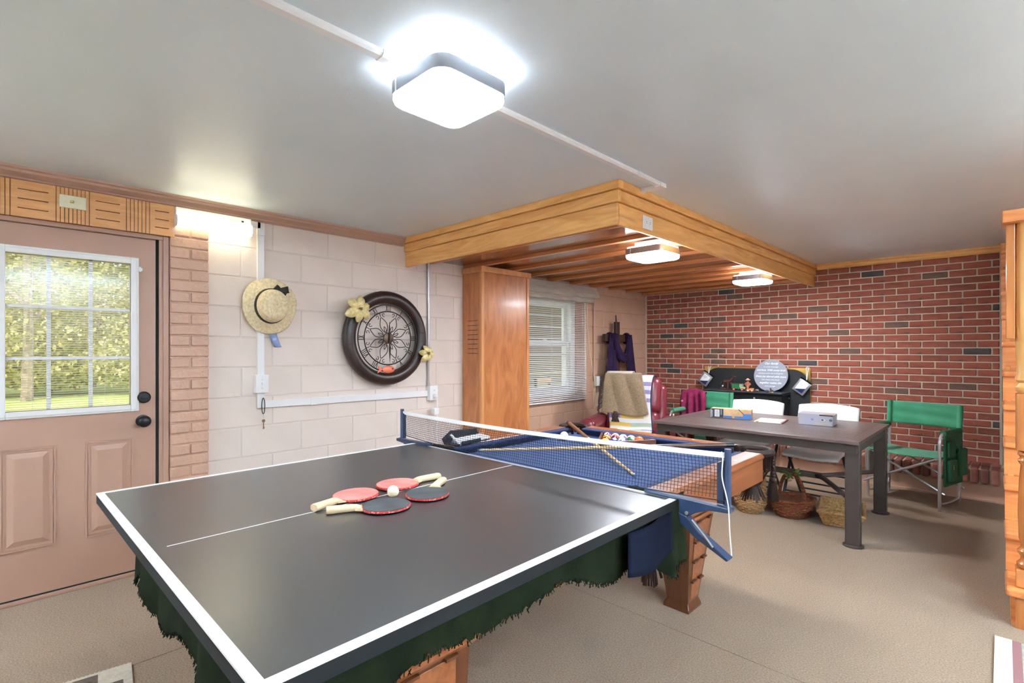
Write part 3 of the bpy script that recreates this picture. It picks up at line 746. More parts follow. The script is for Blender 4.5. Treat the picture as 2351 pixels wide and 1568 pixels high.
# ================================================================== POOL TABLE AND TABLE TENNIS TOP
def WB(t):
    m = MB(); m.M = Matrix.LocRotScale(Vector(t.location), t.rotation_euler, None).inverted(); return m
PX0, PX1, PY0, PY1, PZ = 1.355, 2.785, .40, 3.03, .785
pt = thing('pool_table', 'wooden pool table with blue cloth and fringed leather pockets', 'pool table', ((PX0 + PX1) / 2, (PY0 + PY1) / 2, 0))
RP = [(0, PZ), (.084, PZ), (.098, PZ - .012), (.100, PZ - .020), (.092, PZ - .030), (.092, PZ - .142), (.08, PZ - .146), (0, PZ - .146)]
CP = [(.004, PZ - .003), (-.046, PZ - .007), (-.050, PZ - .014), (-.022, PZ - .05), (.004, PZ - .05)]
def rail(side, a, b):
    for nm, prof, mt in (('rail', RP, M_pool if side in 'ew' else M_pool_x), ('cushion', CP, M_felt_d)):
        m = WB(pt); c = .0 if nm == 'rail' else .0
        a2, b2 = (a, b)
        if side == 'e': m.prism([(PX1 - .1 + p[0], p[1]) for p in prof], 'y', a2, b2)
        if side == 'w': m.prism([(PX0 + .1 - p[0], p[1]) for p in prof], 'y', a2, b2)
        if side == 'n': m.prism([(PY1 - .1 + p[0], p[1]) for p in prof], 'x', a2, b2)
        if side == 's': m.prism([(PY0 + .1 - p[0], p[1]) for p in prof], 'x', a2, b2)
        o = m.build(nm, mt, pt, bevel=.002, seg=1)
    for k in (1, 2, 3):
        q = a + (b - a) * k / 4
        x, y = {'e': (PX1 - .05, q), 'w': (PX0 + .05, q), 'n': (q, PY1 - .05), 's': (q, PY0 + .05)}[side]
        WB(pt).prism([(x - .006, y), (x, y - .012), (x + .006, y), (x, y + .012)] if side in 'ew' else [(x - .012, y), (x, y - .006), (x + .012, y), (x, y + .006)], 'z', PZ, PZ + .0006).build('rail_sight', M_cream, pt)
YM = (PY0 + PY1) / 2
for s_ in 'ew':
    rail(s_, PY0 + .20, YM - .065); rail(s_, YM + .065, PY1 - .20)
rail('n', PX0 + .20, PX1 - .20); rail('s', PX0 + .20, PX1 - .20)
WB(pt).box(PX0 + .08, PX1 - .08, PY0 + .08, PY1 - .08, .69, .735).build('bed_cloth', M_felt, pt)
WB(pt).frustum((PX0 + .135, PX1 - .135, PY0 + .135, PY1 - .135), (PX0 + .06, PX1 - .06, PY0 + .06, PY1 - .06), .555, .69).build('cabinet', M_pool_x, pt, bevel=.004)
def pocket(cx, cy, ang, corner):
    R = .092 if corner else .060
    span = 1.5 * PI if corner else 1.12 * PI
    pts = [(cx + R * math.cos(ang + (k / 24 - .5) * span), cy + R * math.sin(ang + (k / 24 - .5) * span), PZ - .010) for k in range(25)]
    pk = WB(pt).tube(pts, .019, 8).build('pocket_collar', M_leather_b, pt, smooth=True)
    m = WB(pt)
    for k in range(12):
        a = 2 * PI * k / 12
        m.bar((cx + R * .9 * math.cos(a), cy + R * .9 * math.sin(a), PZ - .02), (cx + R * .85 * math.cos(a), cy + R * .85 * math.sin(a), PZ - .11), .022, .004)
        m.bar((cx + R * .85 * math.cos(a), cy + R * .85 * math.sin(a), PZ - .11), (cx + R * .42 * math.cos(a), cy + R * .42 * math.sin(a), PZ - .19), .020, .004)
    m.lathe([(R * .9, PZ - .1), (R * .9, PZ - .115)], 16, 'z', (cx, cy, 0)); m.lathe([(R * .45, PZ - .18), (R * .4, PZ - .20), (.001, PZ - .20)], 16, 'z', (cx, cy, 0))
    m.build('pocket_net', M_leather_b, pk)
    m = WB(pt); rr = random.Random(int(cx * 100 + cy * 10))
    for k in range(22):
        a = 2 * PI * k / 22; f = rr.uniform(.85, 1.2)
        m.bar((cx + .03 * math.cos(a), cy + .03 * math.sin(a), PZ - .195), (cx + .058 * f * math.cos(a), cy + .058 * f * math.sin(a), PZ - .275 + rr.uniform(-.01, .01)), .011, .003)
    m.build('pocket_fringe', M_leather_b, pk)
    for s_ in ((-1, 1) if not corner else (0,)):
        ox, oy = math.cos(ang) * R * (1.22 if corner else .9), math.sin(ang) * R * (1.22 if corner else .9)
        tx, ty = -math.sin(ang) * s_ * .085, math.cos(ang) * s_ * .085
        m = WB(pt); bx, by = cx + ox + tx, cy + oy + ty
        m.tube([(bx, by, PZ - .03), (bx, by, PZ - .16)], .010, 6)
        for k in range(8): m.sphere((bx, by, PZ - .03 - k * .017), .0135, 8, 5)
        m.sphere((bx, by, PZ - .175), .02, 8, 6)
        for k in range(16):
            a = 2 * PI * k / 16; m.bar((bx + .012 * math.cos(a), by + .012 * math.sin(a), PZ - .18), (bx + .026 * math.cos(a), by + .026 * math.sin(a), PZ - .285 + rr.uniform(-.008, .008)), .007, .003)
        m.build('tassel', M_leather_b, pk, smooth=True)
for (x, y, a) in ((PX0 + .095, PY0 + .095, 1.25 * PI), (PX1 - .095, PY0 + .095, 1.75 * PI), (PX1 - .095, PY1 - .095, .25 * PI), (PX0 + .095, PY1 - .095, .75 * PI)): pocket(x, y, a, True)
pocket(PX0 + .045, YM, PI, False); pocket(PX1 - .045, YM, 0, False)
def pool_leg(fx, fy):
    cx, cy = (PX0 + PX1) / 2, (PY0 + PY1) / 2
    def R(a, b, c, d): # mirror a rectangle given for the far right leg
        xs = sorted((cx + fx * (a - cx), cx + fx * (b - cx))); ys = sorted((cy + fy * (c - cy), cy + fy * (d - cy))); return (xs[0], xs[1], ys[0], ys[1])
    lg = WB(pt).frustum(R(2.430, 2.540, 2.458, 2.572), R(2.355, 2.562, 2.440, 2.715), .03, .455).build('leg', M_pool_z, pt)
    f1, f0 = R(2.413, 2.553, 2.442, 2.587), R(2.428, 2.542, 2.456, 2.574)
    m = WB(pt); m.box(*f1, 0, .016); m.frustum(f1, f0, .016, .045); m.build('foot_plinth', M_pool_z, lg, bevel=.002, seg=1)
    a = R(2.335, 2.585, 2.42, 2.74); m = WB(pt); m.frustum(R(2.35, 2.565, 2.435, 2.72), a, .455, .478); m.box(*a, .478, .492); m.build('leg_cap', M_pool_x, lg)
    WB(pt).frustum(R(2.33, 2.575, 2.43, 2.73), R(2.30, 2.66, 2.42, 2.86), .492, .60).build('corner_block', M_pool_z, lg)
    ex = 1 if fx > 0 else -1        # panelled outer face
    for k in range(4):
        z0 = .06 + k * .10; t0, t1 = (z0 - .03) / .425, (z0 + .085 - .03) / .425
        def lp(t, w):
            X = 2.540 + .022 * t; ya = 2.458 - .018 * t; yb = 2.572 + .143 * t
            return (X, ya + (yb - ya) * w)
        vs = []
        for (t, w) in ((t0, .2), (t0, .86), (t1, .86), (t1, .2)):
            X, Y = lp(t, w); vs.append((cx + fx * (X - cx), cy + fy * (Y - cy), .03 + t * .425))
        v2 = [(p[0] + ex * .004, p[1], p[2]) for p in vs]
        WB(pt).add(vs + v2, [(0, 1, 2, 3), (4, 5, 6, 7), (0, 1, 5, 4), (1, 2, 6, 5), (2, 3, 7, 6), (3, 0, 4, 7)]).build('leg_panel', M_pool_x, lg, bevel=.0015, seg=1)
        for w in (.28, .78):
            X, Y = lp(t1, w); px, py = cx + fx * (X - cx), cy + fy * (Y - cy)
            WB(pt).bar((px + ex * .008, py - .022, .03 + t1 * .425 + .006), (px + ex * .008, py + .022, .03 + t1 * .425 + .006), .016, .009).build('leg_cleat', M_pool_z, lg)
for fx in (1, -1):
    for fy in (1, -1): pool_leg(fx, fy)

# ---- pool balls, rack and cues
def ball_mat(n, col, stripe):
    nm = 'pool_ball_%d' % n
    m = mat(nm, col, rough=.08, coat=.6)
    if stripe:
        nt = m.node_tree; N = nt.nodes; L = nt.links; b = N['Principled BSDF']
        tc = N.new('ShaderNodeTexCoord'); sp = N.new('ShaderNodeSeparateXYZ'); ab = N.new('ShaderNodeMath'); ab.operation = 'ABSOLUTE'
        gt = N.new('ShaderNodeMath'); gt.operation = 'LESS_THAN'; gt.inputs[1].default_value = .0155
        mx = N.new('ShaderNodeMix'); mx.data_type = 'RGBA'; mx.inputs[6].default_value = lin((240, 236, 226)); mx.inputs[7].default_value = lin(col)
        L.new(tc.outputs['Object'], sp.inputs[0]); L.new(sp.outputs[2], ab.inputs[0]); L.new(ab.outputs[0], gt.inputs[0]); L.new(gt.outputs[0], mx.inputs[0]); L.new(mx.outputs[2], b.inputs['Base Color'])
    return m
BR = .0286
bc = [(228, 178, 40), (40, 60, 150), (206, 58, 44), (92, 60, 130), (222, 118, 60), (40, 120, 70), (126, 40, 44), (24, 24, 26)]
names = ['solid yellow', 'solid blue', 'solid red', 'solid purple', 'solid orange', 'solid green', 'solid maroon', 'solid black', 'yellow striped', 'blue striped', 'red striped', 'purple striped', 'orange striped', 'green striped', 'maroon striped']
order = [1, 7, 2, 9, 8, 10, 15, 3, 4, 6, 12, 11, 14, 13, 5]
bsph = None; i = 0
for row in range(5):
    for k in range(row + 1):
        n = order[i]; i += 1
        c = bc[(n - 1) % 8]; x = 1.935 + (k - row / 2) * .0578; y = 2.618 + row * .0501
        m_ = ball_mat(n, c, n > 8)
        t = MB().sphere((0, 0, 0), BR, 20, 14).build('pool_ball', m_, smooth=True, ang=90, loc=(x, y, .735 + BR), rot=(random.uniform(-1, 1), random.uniform(-1, 1), 0), label='%s pool ball in the racked triangle on blue cloth' % names[n - 1], cat='ball', group='racked pool balls')
        vdir = (Vector(CAM) - Vector(t.location)).normalized(); q = vdir.to_track_quat('Z', 'Y')
        dot = MB().lathe([(0, BR * .925), (.007, BR * .90), (.011, BR * .86), (.0125, BR * .80)], 14, 'z').build('number_spot', mat('ball_white', (240, 238, 230), rough=.1), t, smooth=True, ang=90)
        dot.scale = (1.0, 1.0, 1.11); dot.rotation_euler = (.5 * ((n * 7) % 5 - 2), .45 * ((n * 3) % 5 - 2), n)
MB().sphere((0, 0, 0), BR, 20, 14).build('cue_ball', mat('cue_ball_white', (236, 232, 214), rough=.1, coat=.5), smooth=True, ang=90, loc=(1.60, 2.635, .735 + BR), label='plain white cue ball near the far left pocket', cat='ball')
tri = thing('ball_rack', 'brown wooden triangle rack around the pool balls', 'ball rack', (1.935, 2.74, .737))
ro = [(0, -.215), (.205, .130), (-.205, .130)]; ri = [(0, -.183), (.177, .114), (-.177, .114)]
for a in range(3):
    b = (a + 1) % 3
    MB().prism([ro[a], ro[b], ri[b], ri[a]], 'z', 0, .040).build('rack_side', wood('rack_wood', (112, 62, 42), (86, 46, 30), 'x', scale=3), tri, bevel=.003)
def cue(label, p, q, wrap):   # p tip, q butt
    t = thing('pool_cue', label, 'pool cue', p, group='crossed pool cues')
    d = Vector(q) - Vector(p)
    def seg(a, b, r0, r1, nm, m): MB().cyl(tuple(d * a), tuple(d * b), r0, r1, 14).build(nm, m, t, smooth=True)
    seg(0, .008, .0055, .006, 'tip', mat('cue_tip_blue', (80, 96, 140), rough=.9)); seg(.008, .025, .006, .0063, 'ferrule', M_cream)
    seg(.025, .60, .0063, .0105, 'shaft', wood('maple_cue', (224, 190, 140), (204, 164, 112), 'x', scale=2)); seg(.60, .97, .0105, .0145, 'butt', wood('cue_butt_' + wrap, (136, 88, 58) if wrap == 'a' else (92, 58, 40), (112, 68, 44) if wrap == 'a' else (70, 42, 30), 'x', scale=3)); seg(.97, 1.0, .0145, .0135, 'bumper', M_black)
cue('pool cue lying from the far left pocket toward the net', (2.455, 2.10, .7415), (1.425, 2.90, .806), 'a')
cue('pool cue lying low across the cloth with dark butt at far right', (1.53, 1.935, .758), (2.60, 2.895, .800), 'b')

# ---- open case on the left rail
cs = thing('open_case', 'small open black case with white lid inside on the left pool rail', 'case', (1.405, 1.97, PZ), (0, 0, .12))
m = MB(); m.box(-.045, .045, -.15, .15, 0, .008)
m.prism([(-.15, 0), (.10, 0), (.15, .02), (.12, .062), (-.10, .075), (-.17, .035)], 'x', -.052, -.040)
m.build('black_shell', M_black, cs, bevel=.004)
m = MB(); m.prism([(-.045, .004), (-.03, .030), (.05, .022), (.055, .008)], 'y', -.10, .14); m.build('white_insert', M_white, cs, bevel=.004)
MB().bar((.045, -.11, .0), (-.03, -.115, .055), .012, .008).build('white_strap', M_white, cs)
MB().box(.046, .060, -.11, .05, 0, .022).build('front_edge', M_black, cs, bevel=.004)

# ---- green blanket under the table tennis top
M_blanket = mat('dark_green_fleece', (29, 34, 21), rough=.95, c2=(20, 24, 15), vs=10, spec=.05, bump=.4, bs=200)
bk = thing('green_blanket', 'dark green fleece blanket draped over the pool table under the top', 'blanket', (2.07, 1.1, .79))
def top(u, v):
    x = 1.36 + u * 1.445; far = 1.755 + .035 * math.sin(u * 9) + .03 * math.sin(u * 23 + 1)
    y = .385 + v * (far - .385)
    z = .7868
    k = max(0, min(1, (y - 1.60) / .08)); inn = max(0, min(1, min((x - 1.50), (2.64 - x)) / .10))
    z -= k * inn * .042
    if y > 1.62: z += .006 * math.sin(x * 30) * k * (1 - inn) + .004 * k
    return (x, y, z)
WB(bk).grid(top, 60, 50).build('blanket_top', M_blanket, bk, smooth=True, ang=80)
PATH = smooth_path([(2.805, 1.86), (2.808, 1.0), (2.806, .40), (2.79, .375), (2.1, .372), (1.38, .374), (1.352, .40), (1.352, 1.70)], 240, 2)
rb = random.Random(5); jag = [rb.uniform(-.006, .006) for _ in range(400)]
def skirt(u, v):
    px, py = path_pt(PATH, u)
    if px > 2.795: drop, nx, ny = .135 + .035 * math.sin(py * 5.2) - .02 * math.sin(py * 13) + (.10 if py > 1.55 else 0) * min(1, (py - 1.55) / .1), 1, 0
    elif py < .395: drop, nx, ny = .27 + .035 * math.sin(px * 11) + .05 * max(0, 1.55 - px) / .2, 0, -1
    else: drop, nx, ny = .22 + .02 * math.sin(py * 9), -1, 0
    s_ = (py * 1.0 if nx else px)
    fold = (.011 * math.sin(s_ * 8.5) + .008 * math.sin(s_ * 19 + 1) + .014 * (1 if py > 1.5 and nx > 0 else 0) * math.sin(s_ * 42)) * v ** .8
    out = .004 + abs(fold) + fold * .5 + .012 * v
    z = .787 - drop * v + (jag[int(u * 380)] if v > .97 else 0)
    return (px + nx * out, py + ny * out, z)
WB(bk).grid(skirt, 380, 10).build('blanket_drape', M_blanket, bk, smooth=True, ang=80)
m = WB(bk)
for k in range(700):
    u = (k + .5) / 700; p = Vector(skirt(u, 1.0)); m.bar(p + Vector((0, 0, .004)), p + Vector((rb.uniform(-.006, .006), rb.uniform(-.006, .006), -rb.uniform(.003, .010))), .0025, .0015)
m.build('blanket_fringe', M_blanket, bk, kind='stuff')
nv = MB().grid(lambda u, v: (2.848 + .012 * math.sin(u * 5) + .02 * v, 1.40 + u * .31 - .03 * v, .752 - v * (.125 + .02 * math.sin(u * 3))), 16, 8).build('navy_cloth', mat('navy_cloth', (15, 19, 34), rough=.9, spec=.1), smooth=True, solid=.004, ang=80, label='dark navy cloth hanging over the side pocket below the top', cat='cloth')

# ---- table tennis half top
M_tt = mat('table_tennis_black', (42, 44, 47), rough=.34, var=.06, vs=3, spec=1.0, coat=.9, coatr=.3)
M_line = mat('white_line_paint', (244, 244, 246), rough=.35)
tt = thing('table_tennis_table', 'black half of a table tennis top with white borders and centre line', 'table tennis table', (2.1525, .9385, .7895), (0, 0, .014))
HW, HL, TH = .7545, .680, .0345
MB().box(-HW, HW, -HL, HL, 0, TH - .0012).build('slab', mat('slab_edge_black', (26, 27, 29), rough=.7, spec=.2), tt)
MB().box(-HW + .001, HW - .001, -HL + .001, HL - .001, TH - .0012, TH).build('playing_surface', M_tt, tt)
B = .020
MB().box(-HW - .0008, -HW + B, -HL - .0008, HL, TH - .004, TH + .0008).build('border_line', M_line, tt)
MB().box(HW - B, HW + .0008, -HL - .0008, HL, TH - .004, TH + .0008).build('border_line', M_line, tt)
MB().box(-HW + B, HW - B, -HL - .0008, -HL + B, TH - .004, TH + .0008).build('border_line', M_line, tt)
MB().box(-HW + B, HW - B, HL - .016, HL + .0004, TH - .002, TH + .0008).build('border_line', mat('grey_net_line', (168, 170, 176), rough=.35), tt)
MB().box(-.0018, .0018, -HL + .05, HL - .02, TH - .001, TH + .0006).build('centre_line', M_line, tt)

# ---- net on its clamps
M_navy = mat('navy_painted_steel', (42, 58, 88), rough=.3, coat=.3)
M_net = mat('net_cord', (30, 36, 52), rough=.9)
NX0, NX1, NZ0, NZ1, NY = 1.245, 3.066, .838, .984, 1.628
nt_ = thing('table_tennis_net', 'dark mesh table tennis net with white top tape on navy clamps', 'net', ((NX0 + NX1) / 2, NY, .824), (0, 0, 0))
def ny(x): return NY + .012 * (x - 2.15)
def ztop(x): return NZ1 - .015 * math.sin(PI * (x - NX0) / (NX1 - NX0)) + (.018 * (x - NX0) / (NX1 - NX0))
def zbot(x): return NZ0 - .006 + .020 * abs((x - 2.15) / .9) ** 3
m = WB(nt_); x = NX0 + .012
def bow(x, t): return .010 * math.sin(PI * t) 
while x < NX1 - .01:
    for k in range(3):
        a, b = k / 3, (k + 1) / 3
        z = lambda t: zbot(x) + (ztop(x) - .014 - zbot(x)) * t
        m.bar((x, ny(x) + bow(x, a), z(a)), (x, ny(x) + bow(x, b), z(b)), .0013)
    x += .0125
for k in range(1, 12):
    t = k / 12; pts = []
    for q in range(25):
        x = NX0 + .01 + (NX1 - NX0 - .02) * q / 24; pts.append((x, ny(x) + bow(x, t), zbot(x) + (ztop(x) - .014 - zbot(x)) * t))
    m.tube(pts, .0008, 4)
m.build('mesh', M_net, nt_, kind='stuff')
WB(nt_).grid(lambda u, v: (NX0 + u * (NX1 - NX0), ny(NX0 + u * (NX1 - NX0)), ztop(NX0 + u * (NX1 - NX0)) - .017 + .017 * v), 24, 2).build('top_tape', M_line, nt_, solid=.004)
WB(nt_).tube([(NX0 + (NX1 - NX0) * q / 24, ny(NX0), zbot(NX0 + (NX1 - NX0) * q / 24)) for q in range(25)], .002, 5).build('bottom_cord', M_net, nt_)
for (xx, s_) in ((NX0, -1), (NX1, 1)):
    y = ny(xx)
    WB(nt_).prism([(xx - s_ * .012, .835), (xx - s_ * .034, .835), (xx - s_ * .034, .965), (xx - s_ * .012, .975)], 'y', y - .003, y + .003).build('end_sleeve', mat('net_sleeve', (36, 46, 70), rough=.9), nt_)
    ps = WB(nt_).cyl((xx, y, .828), (xx, y, ztop(xx) + .012), .0105, n=14).build('post', M_navy, nt_, smooth=True)
    WB(nt_).box(xx - .0145, xx + .0145, y - .012, y + .012, .822, .834).build('post_foot', M_navy, ps, bevel=.002)
    ex = 2.1525 + s_ * .7545
    pl_ = [(ex - s_ * .125, .8265), (ex - s_ * .125, .838), (xx + s_ * .018, .832), (xx + s_ * .018, .817), (xx - s_ * .05, .812), (ex + s_ * .065, .795), (ex + s_ * .03, .772), (ex + s_ * .006, .772), (ex + s_ * .006, .8265)]
    if s_ < 0: pl_ = pl_[::-1]
    ar = WB(nt_).prism(pl_, 'y', y - .028, y + .006).build('clamp_arm', M_navy, nt_, bevel=.003)
    lv = [(ex + s_ * .004, .786), (ex + s_ * .032, .778), (ex + s_ * .075, .735), (ex + s_ * .175, .672), (ex + s_ * .166, .664), (ex + s_ * .066, .712), (ex + s_ * .01, .752)]
    if s_ < 0: lv = lv[::-1]
    WB(nt_).prism(lv, 'y', y - .03, y + .004).build('clamp_lever', M_navy, ar, bevel=.003)
    WB(nt_).cyl((ex + s_ * .036, y - .034, .790), (ex + s_ * .036, y - .026, .790), .006, n=12).build('rivet', M_chrome, ar)
    WB(nt_).tube([(ex + s_ * .055, y - .034, .772), (ex + s_ * .10, y - .034, .728), (ex + s_ * .125, y - .034, .700)], .0035, 6).build('spring_wire', M_chrome, ar)
WB(nt_).tube(smooth_path([(NX1 - .02, NY + .012, ztop(NX1)), (NX1 - .006, NY - .012, .99), (NX1 - .008, NY - .02, .93), (NX1 + .012, NY - .022, .86), (NX1 + .016, NY - .022, .83), (NX1 + .018, NY - .02, .76), (NX1 + .024, NY - .02, .69)], 30), .0019, 6).build('tension_cord', M_line, nt_, smooth=True)

# ---- four paddles and a ball
M_handle = wood('paddle_handle_wood', (232, 206, 168), (216, 182, 138), 'y', rough=.45, scale=3)
M_edge = mat('red_edge_tape', (196, 48, 44), rough=.5, c2=(232, 150, 140), vs=120, lo=.56, hi=.6)
def paddle(label, c, h, col):
    dx, dy = h[0] - c[0], h[1] - c[1]
    t = thing('table_tennis_paddle', label, 'paddle', (c[0], c[1], .8247), (0, 0, math.atan2(dx, -dy)), group='paddles on the table tennis top')
    def outline(r):
        p = []
        for k in range(44):
            a = -PI / 2 + .42 + (2 * PI - .84) * k / 43; p.append((r * .965 * math.cos(a), r * 1.03 * math.sin(a)))
        return p
    def head(r): return outline(r) + [(-.016, -.094), (.016, -.094)]
    MB().prism(head(.0755), 'z', .0052, .0098).build('blade', M_handle, t)
    MB().prism(outline(.0768), 'z', .0050, .0102).build('edge_tape', M_edge, t)
    MB().prism(outline(.0745), 'z', .0102, .0122).build('top_rubber', col, t, bevel=.0006, seg=1)
    MB().prism(outline(.0745), 'z', .0026, .0050).build('bottom_rubber', M_black, t)
    m = MB(); vs = []; fs = []; n = 14
    for (y, w_, hh) in ((-.078, .020, .0028), (-.088, .016, .0085), (-.10, .0138, .0106), (-.14, .0145, .0112), (-.172, .0165, .0115), (-.178, .0155, .0105)):
        for k in range(n):
            a = 2 * PI * k / n; ca, sa = math.cos(a), math.sin(a)
            vs.append((w_ * math.copysign(abs(ca) ** .7, ca), y, .0117 + hh * math.copysign(abs(sa) ** .7, sa)))
    for a in range(5):
        for k in range(n): fs.append((a * n + k, a * n + (k + 1) % n, (a + 1) * n + (k + 1) % n, (a + 1) * n + k))
    fs += [tuple(range(n)), tuple(range(5 * n, 6 * n))]
    m.add(vs, fs).build('handle', M_handle, t, smooth=True, ang=50)
M_red = mat('worn_red_rubber', (216, 104, 96), rough=.6, c2=(228, 130, 122), vs=9)
M_blk = mat('worn_black_rubber', (52, 54, 56), rough=.6, c2=(70, 74, 76), vs=12)
paddle('red paddle with handle pointing toward the door', (2.104, .868), (2.150, .716), M_red)
paddle('black paddle nearest the viewer with handle pointing toward the door', (2.283, .875), (2.212, .722), M_blk)
paddle('red paddle beside the ball with handle pointing to the net', (2.086, 1.046), (2.106, 1.220), M_red)
paddle('black paddle with handle pointing to the net', (2.268, 1.050), (2.166, 1.195), M_blk)
MB().sphere((0, 0, 0), .020, 20, 14).build('table_tennis_ball', mat('ball_cream', (238, 222, 190), rough=.35), smooth=True, ang=90, loc=(2.197, .957, .8245 + .020), label='pale table tennis ball resting between the four paddles', cat='ball')
# ================================================================== DINING END: TABLE, CHAIRS, BASKETS
M_pat = mat('espresso_painted_metal', (62, 52, 48), rough=.45, var=.08, vs=20)
M_slat = wood('espresso_slat', (98, 82, 78), (78, 64, 60), 'x', rough=.38, scale=2.5, coat=.1)
tb = thing('patio_table', 'long dark brown slatted patio table with round metal feet', 'table', (2.24, 4.58, 0))
tx, ty, tz = .750, .580, .722
n_s = 14; ww = (2 * ty - .14) / n_s
for k in range(n_s): MB().box(-tx + .07, tx - .07, -ty + .07 + k * ww + .003, -ty + .07 + (k + 1) * ww - .003, tz - .022, tz - .001).build('slat', M_slat, tb, bevel=.002, seg=1)
for (a, b, c, d) in ((-tx, tx, -ty, -ty + .07), (-tx, tx, ty - .07, ty), (-tx, -tx + .07, -ty + .07, ty - .07), (tx - .07, tx, -ty + .07, ty - .07)):
    MB().box(a, b, c, d, tz - .024, tz).build('frame_board', M_slat, tb, bevel=.003)
for (a, b, c, d) in ((-tx + .02, tx - .02, -ty + .03, -ty + .055), (-tx + .02, tx - .02, ty - .055, ty - .03), (-tx + .02, -tx + .045, -ty + .05, ty - .05), (tx - .045, tx - .02, -ty + .05, ty - .05)):
    MB().box(a, b, c, d, tz - .085, tz - .024).build('apron', M_pat, tb)
for sx in (-1, 1):
    for sy in (-1, 1):
        cx, cy = sx * (tx - .05), sy * (ty - .085)
        lg = MB().box(cx - .043, cx + .043, cy - .035, cy + .035, .012, tz - .024).build('leg', M_pat, tb, bevel=.006)
        MB().lathe([(0, 0), (.062, 0), (.062, .008), (.05, .016), (0, .016)], 24, 'z', (cx, cy, 0)).build('foot_disc', M_pat, lg, smooth=True, ang=30)
        MB().tube(smooth_path([(cx - sx * .04, cy, .33), (sx * .42, sy * .06, .335), (sx * .36, 0, .335)], 12, 1), .018, 8).build('fork_brace', M_pat, tb, smooth=True)
MB().bar((-.40, 0, .335), (.40, 0, .335), .03, .045).build('stretcher', M_pat, tb, bevel=.004)

# items on the table
M_card = mat('kraft_card', (206, 172, 132), rough=.85, c2=(188, 150, 108), vs=14)
M_boxblue = mat('box_blue', (62, 118, 186), rough=.5)
M_ink = mat('dark_print', (44, 46, 56), rough=.6)
bx = thing('puzzle_box', 'torn blue and brown cardboard box lying on the patio table', 'box', (1.92, 4.62, .7225), (0, 0, .22))
MB().box(-.165, .165, -.05, .05, 0, .085).build('carton', M_card, bx, bevel=.003)
m = MB(); m.box(-.06, .01, -.0512, -.050, .004, .024); m.box(.03, .10, -.0512, -.050, .004, .024); m.box(.10, .163, -.0512, -.050, .004, .048); m.build('blue_print', M_boxblue, bx)
m = MB(); m.box(-.163, -.062, -.0512, -.050, .004, .082); m.build('dark_label', M_ink, bx)
MB().box(-.135, -.095, -.0518, -.0512, .012, .074).build('white_label', M_white, bx)
m = MB(); m.box(-.163, -.150, -.0518, -.0512, .01, .07); m.box(-.085, -.075, -.0518, -.0512, .03, .078); m.build('grey_print', mat('grey_print', (120, 134, 150), rough=.6), bx)
for k in range(5): MB().box(-.130, -.100, -.0522, -.0518, .018 + k * .011, .022 + k * .011).build('print_line', M_ink, bx)
MB().box(-.168, -.164, -.048, .048, .002, .083).build('white_end', M_white, bx, bevel=.002)
m = MB(); m.add([(.06, -.0515, .083), (.10, -.0515, .046), (.104, -.0515, .049), (.066, -.0515, .085)], [(0, 1, 2, 3)]); m.build('torn_flap', M_dark, bx, solid=.001)
mg = thing('magazine', 'white magazine with a red spine lying flat on the patio table', 'magazine', (2.235, 4.66, .7225), (0, 0, .12))
MB().box(-.105, .105, -.14, .14, 0, .006).build('pages', M_white, mg, bevel=.001, seg=1)
MB().box(-.098, .098, -.132, .132, .006, .0066).build('cover', mat('faded_cover_print', (236, 222, 216), rough=.35, c2=(212, 150, 138), vs=14), mg)
MB().box(.095, .112, -.139, .139, 0, .0085).build('red_spine', mat('maroon_spine', (128, 50, 52), rough=.5), mg, bevel=.002)
MB().box(-.09, -.07, -.145, -.13, .001, .012).build('gold_clip', M_brass, mg, bevel=.002)
tn = thing('game_tin', 'silver grey tin box with printed front on the patio table', 'tin', (2.565, 4.75, .7225), (0, 0, .06))
M_tin = mat('silver_tin', (178, 178, 190), rough=.32, metal=.35)
MB().prism(rrect(0, 0, .25, .19, .018, 4), 'z', 0, .072).build('tin_body', M_tin, tn, smooth=True, ang=30)
lid = MB().prism(rrect(0, 0, .254, .194, .02, 4), 'z', .064, .088).build('tin_lid', M_tin, tn, smooth=True, ang=30)
MB().prism([(.03, -.09), (.12, -.09), (.12, .0), (.06, -.03)], 'z', .088, .0886).build('brown_picture', mat('brown_print', (164, 122, 100), rough=.4), lid)
MB().box(.03, .124, -.0975, -.0965, .078, .087).build('black_band', M_black, lid)
f = -.0952
ov = MB().lathe([(0, 0), (.020, 0)], 20, 'y', (.052, f - .0006, .046), sy=.45).build('white_oval', M_white, tn)
MB().lathe([(0, 0), (.010, 0)], 14, 'y', (.052, f - .0010, .046), sy=.5).build('oval_emblem', M_ink, ov)
rd = MB().lathe([(0, 0), (.0095, 0)], 16, 'y', (.108, f - .0006, .046)).build('round_emblem', M_ink, tn)
m = MB(); m.add([(.103, f - .001, .042), (.113, f - .001, .042), (.108, f - .001, .051)], [(0, 1, 2)]); m.build('emblem_triangle', M_tin, rd)
for (x_, z_, r_, c_) in ((-.07, .048, 0, 'lilac_print'), (-.045, .052, .3, 'lilac_print'), (-.06, .026, -.2, 'lilac_print'), (-.02, .046, .5, 'violet_print'), (-.035, .024, .1, 'lilac_print')):
    m = MB(); m.M = Matrix.Translation((x_, f - .0006, z_)) @ Matrix.Rotation(r_, 4, 'Y'); m.box(-.009, .009, -.0002, .0002, -.008, .008); m.build('printed_tile', mat(c_, (176, 172, 200) if c_ == 'lilac_print' else (140, 128, 176), rough=.4), tn)
for k in range(10): MB().box(.004 + k * .0105, .011 + k * .0105, f - .0008, f, .012, .022).build('gold_letter', mat('gold_print', (206, 182, 136), rough=.4), tn)

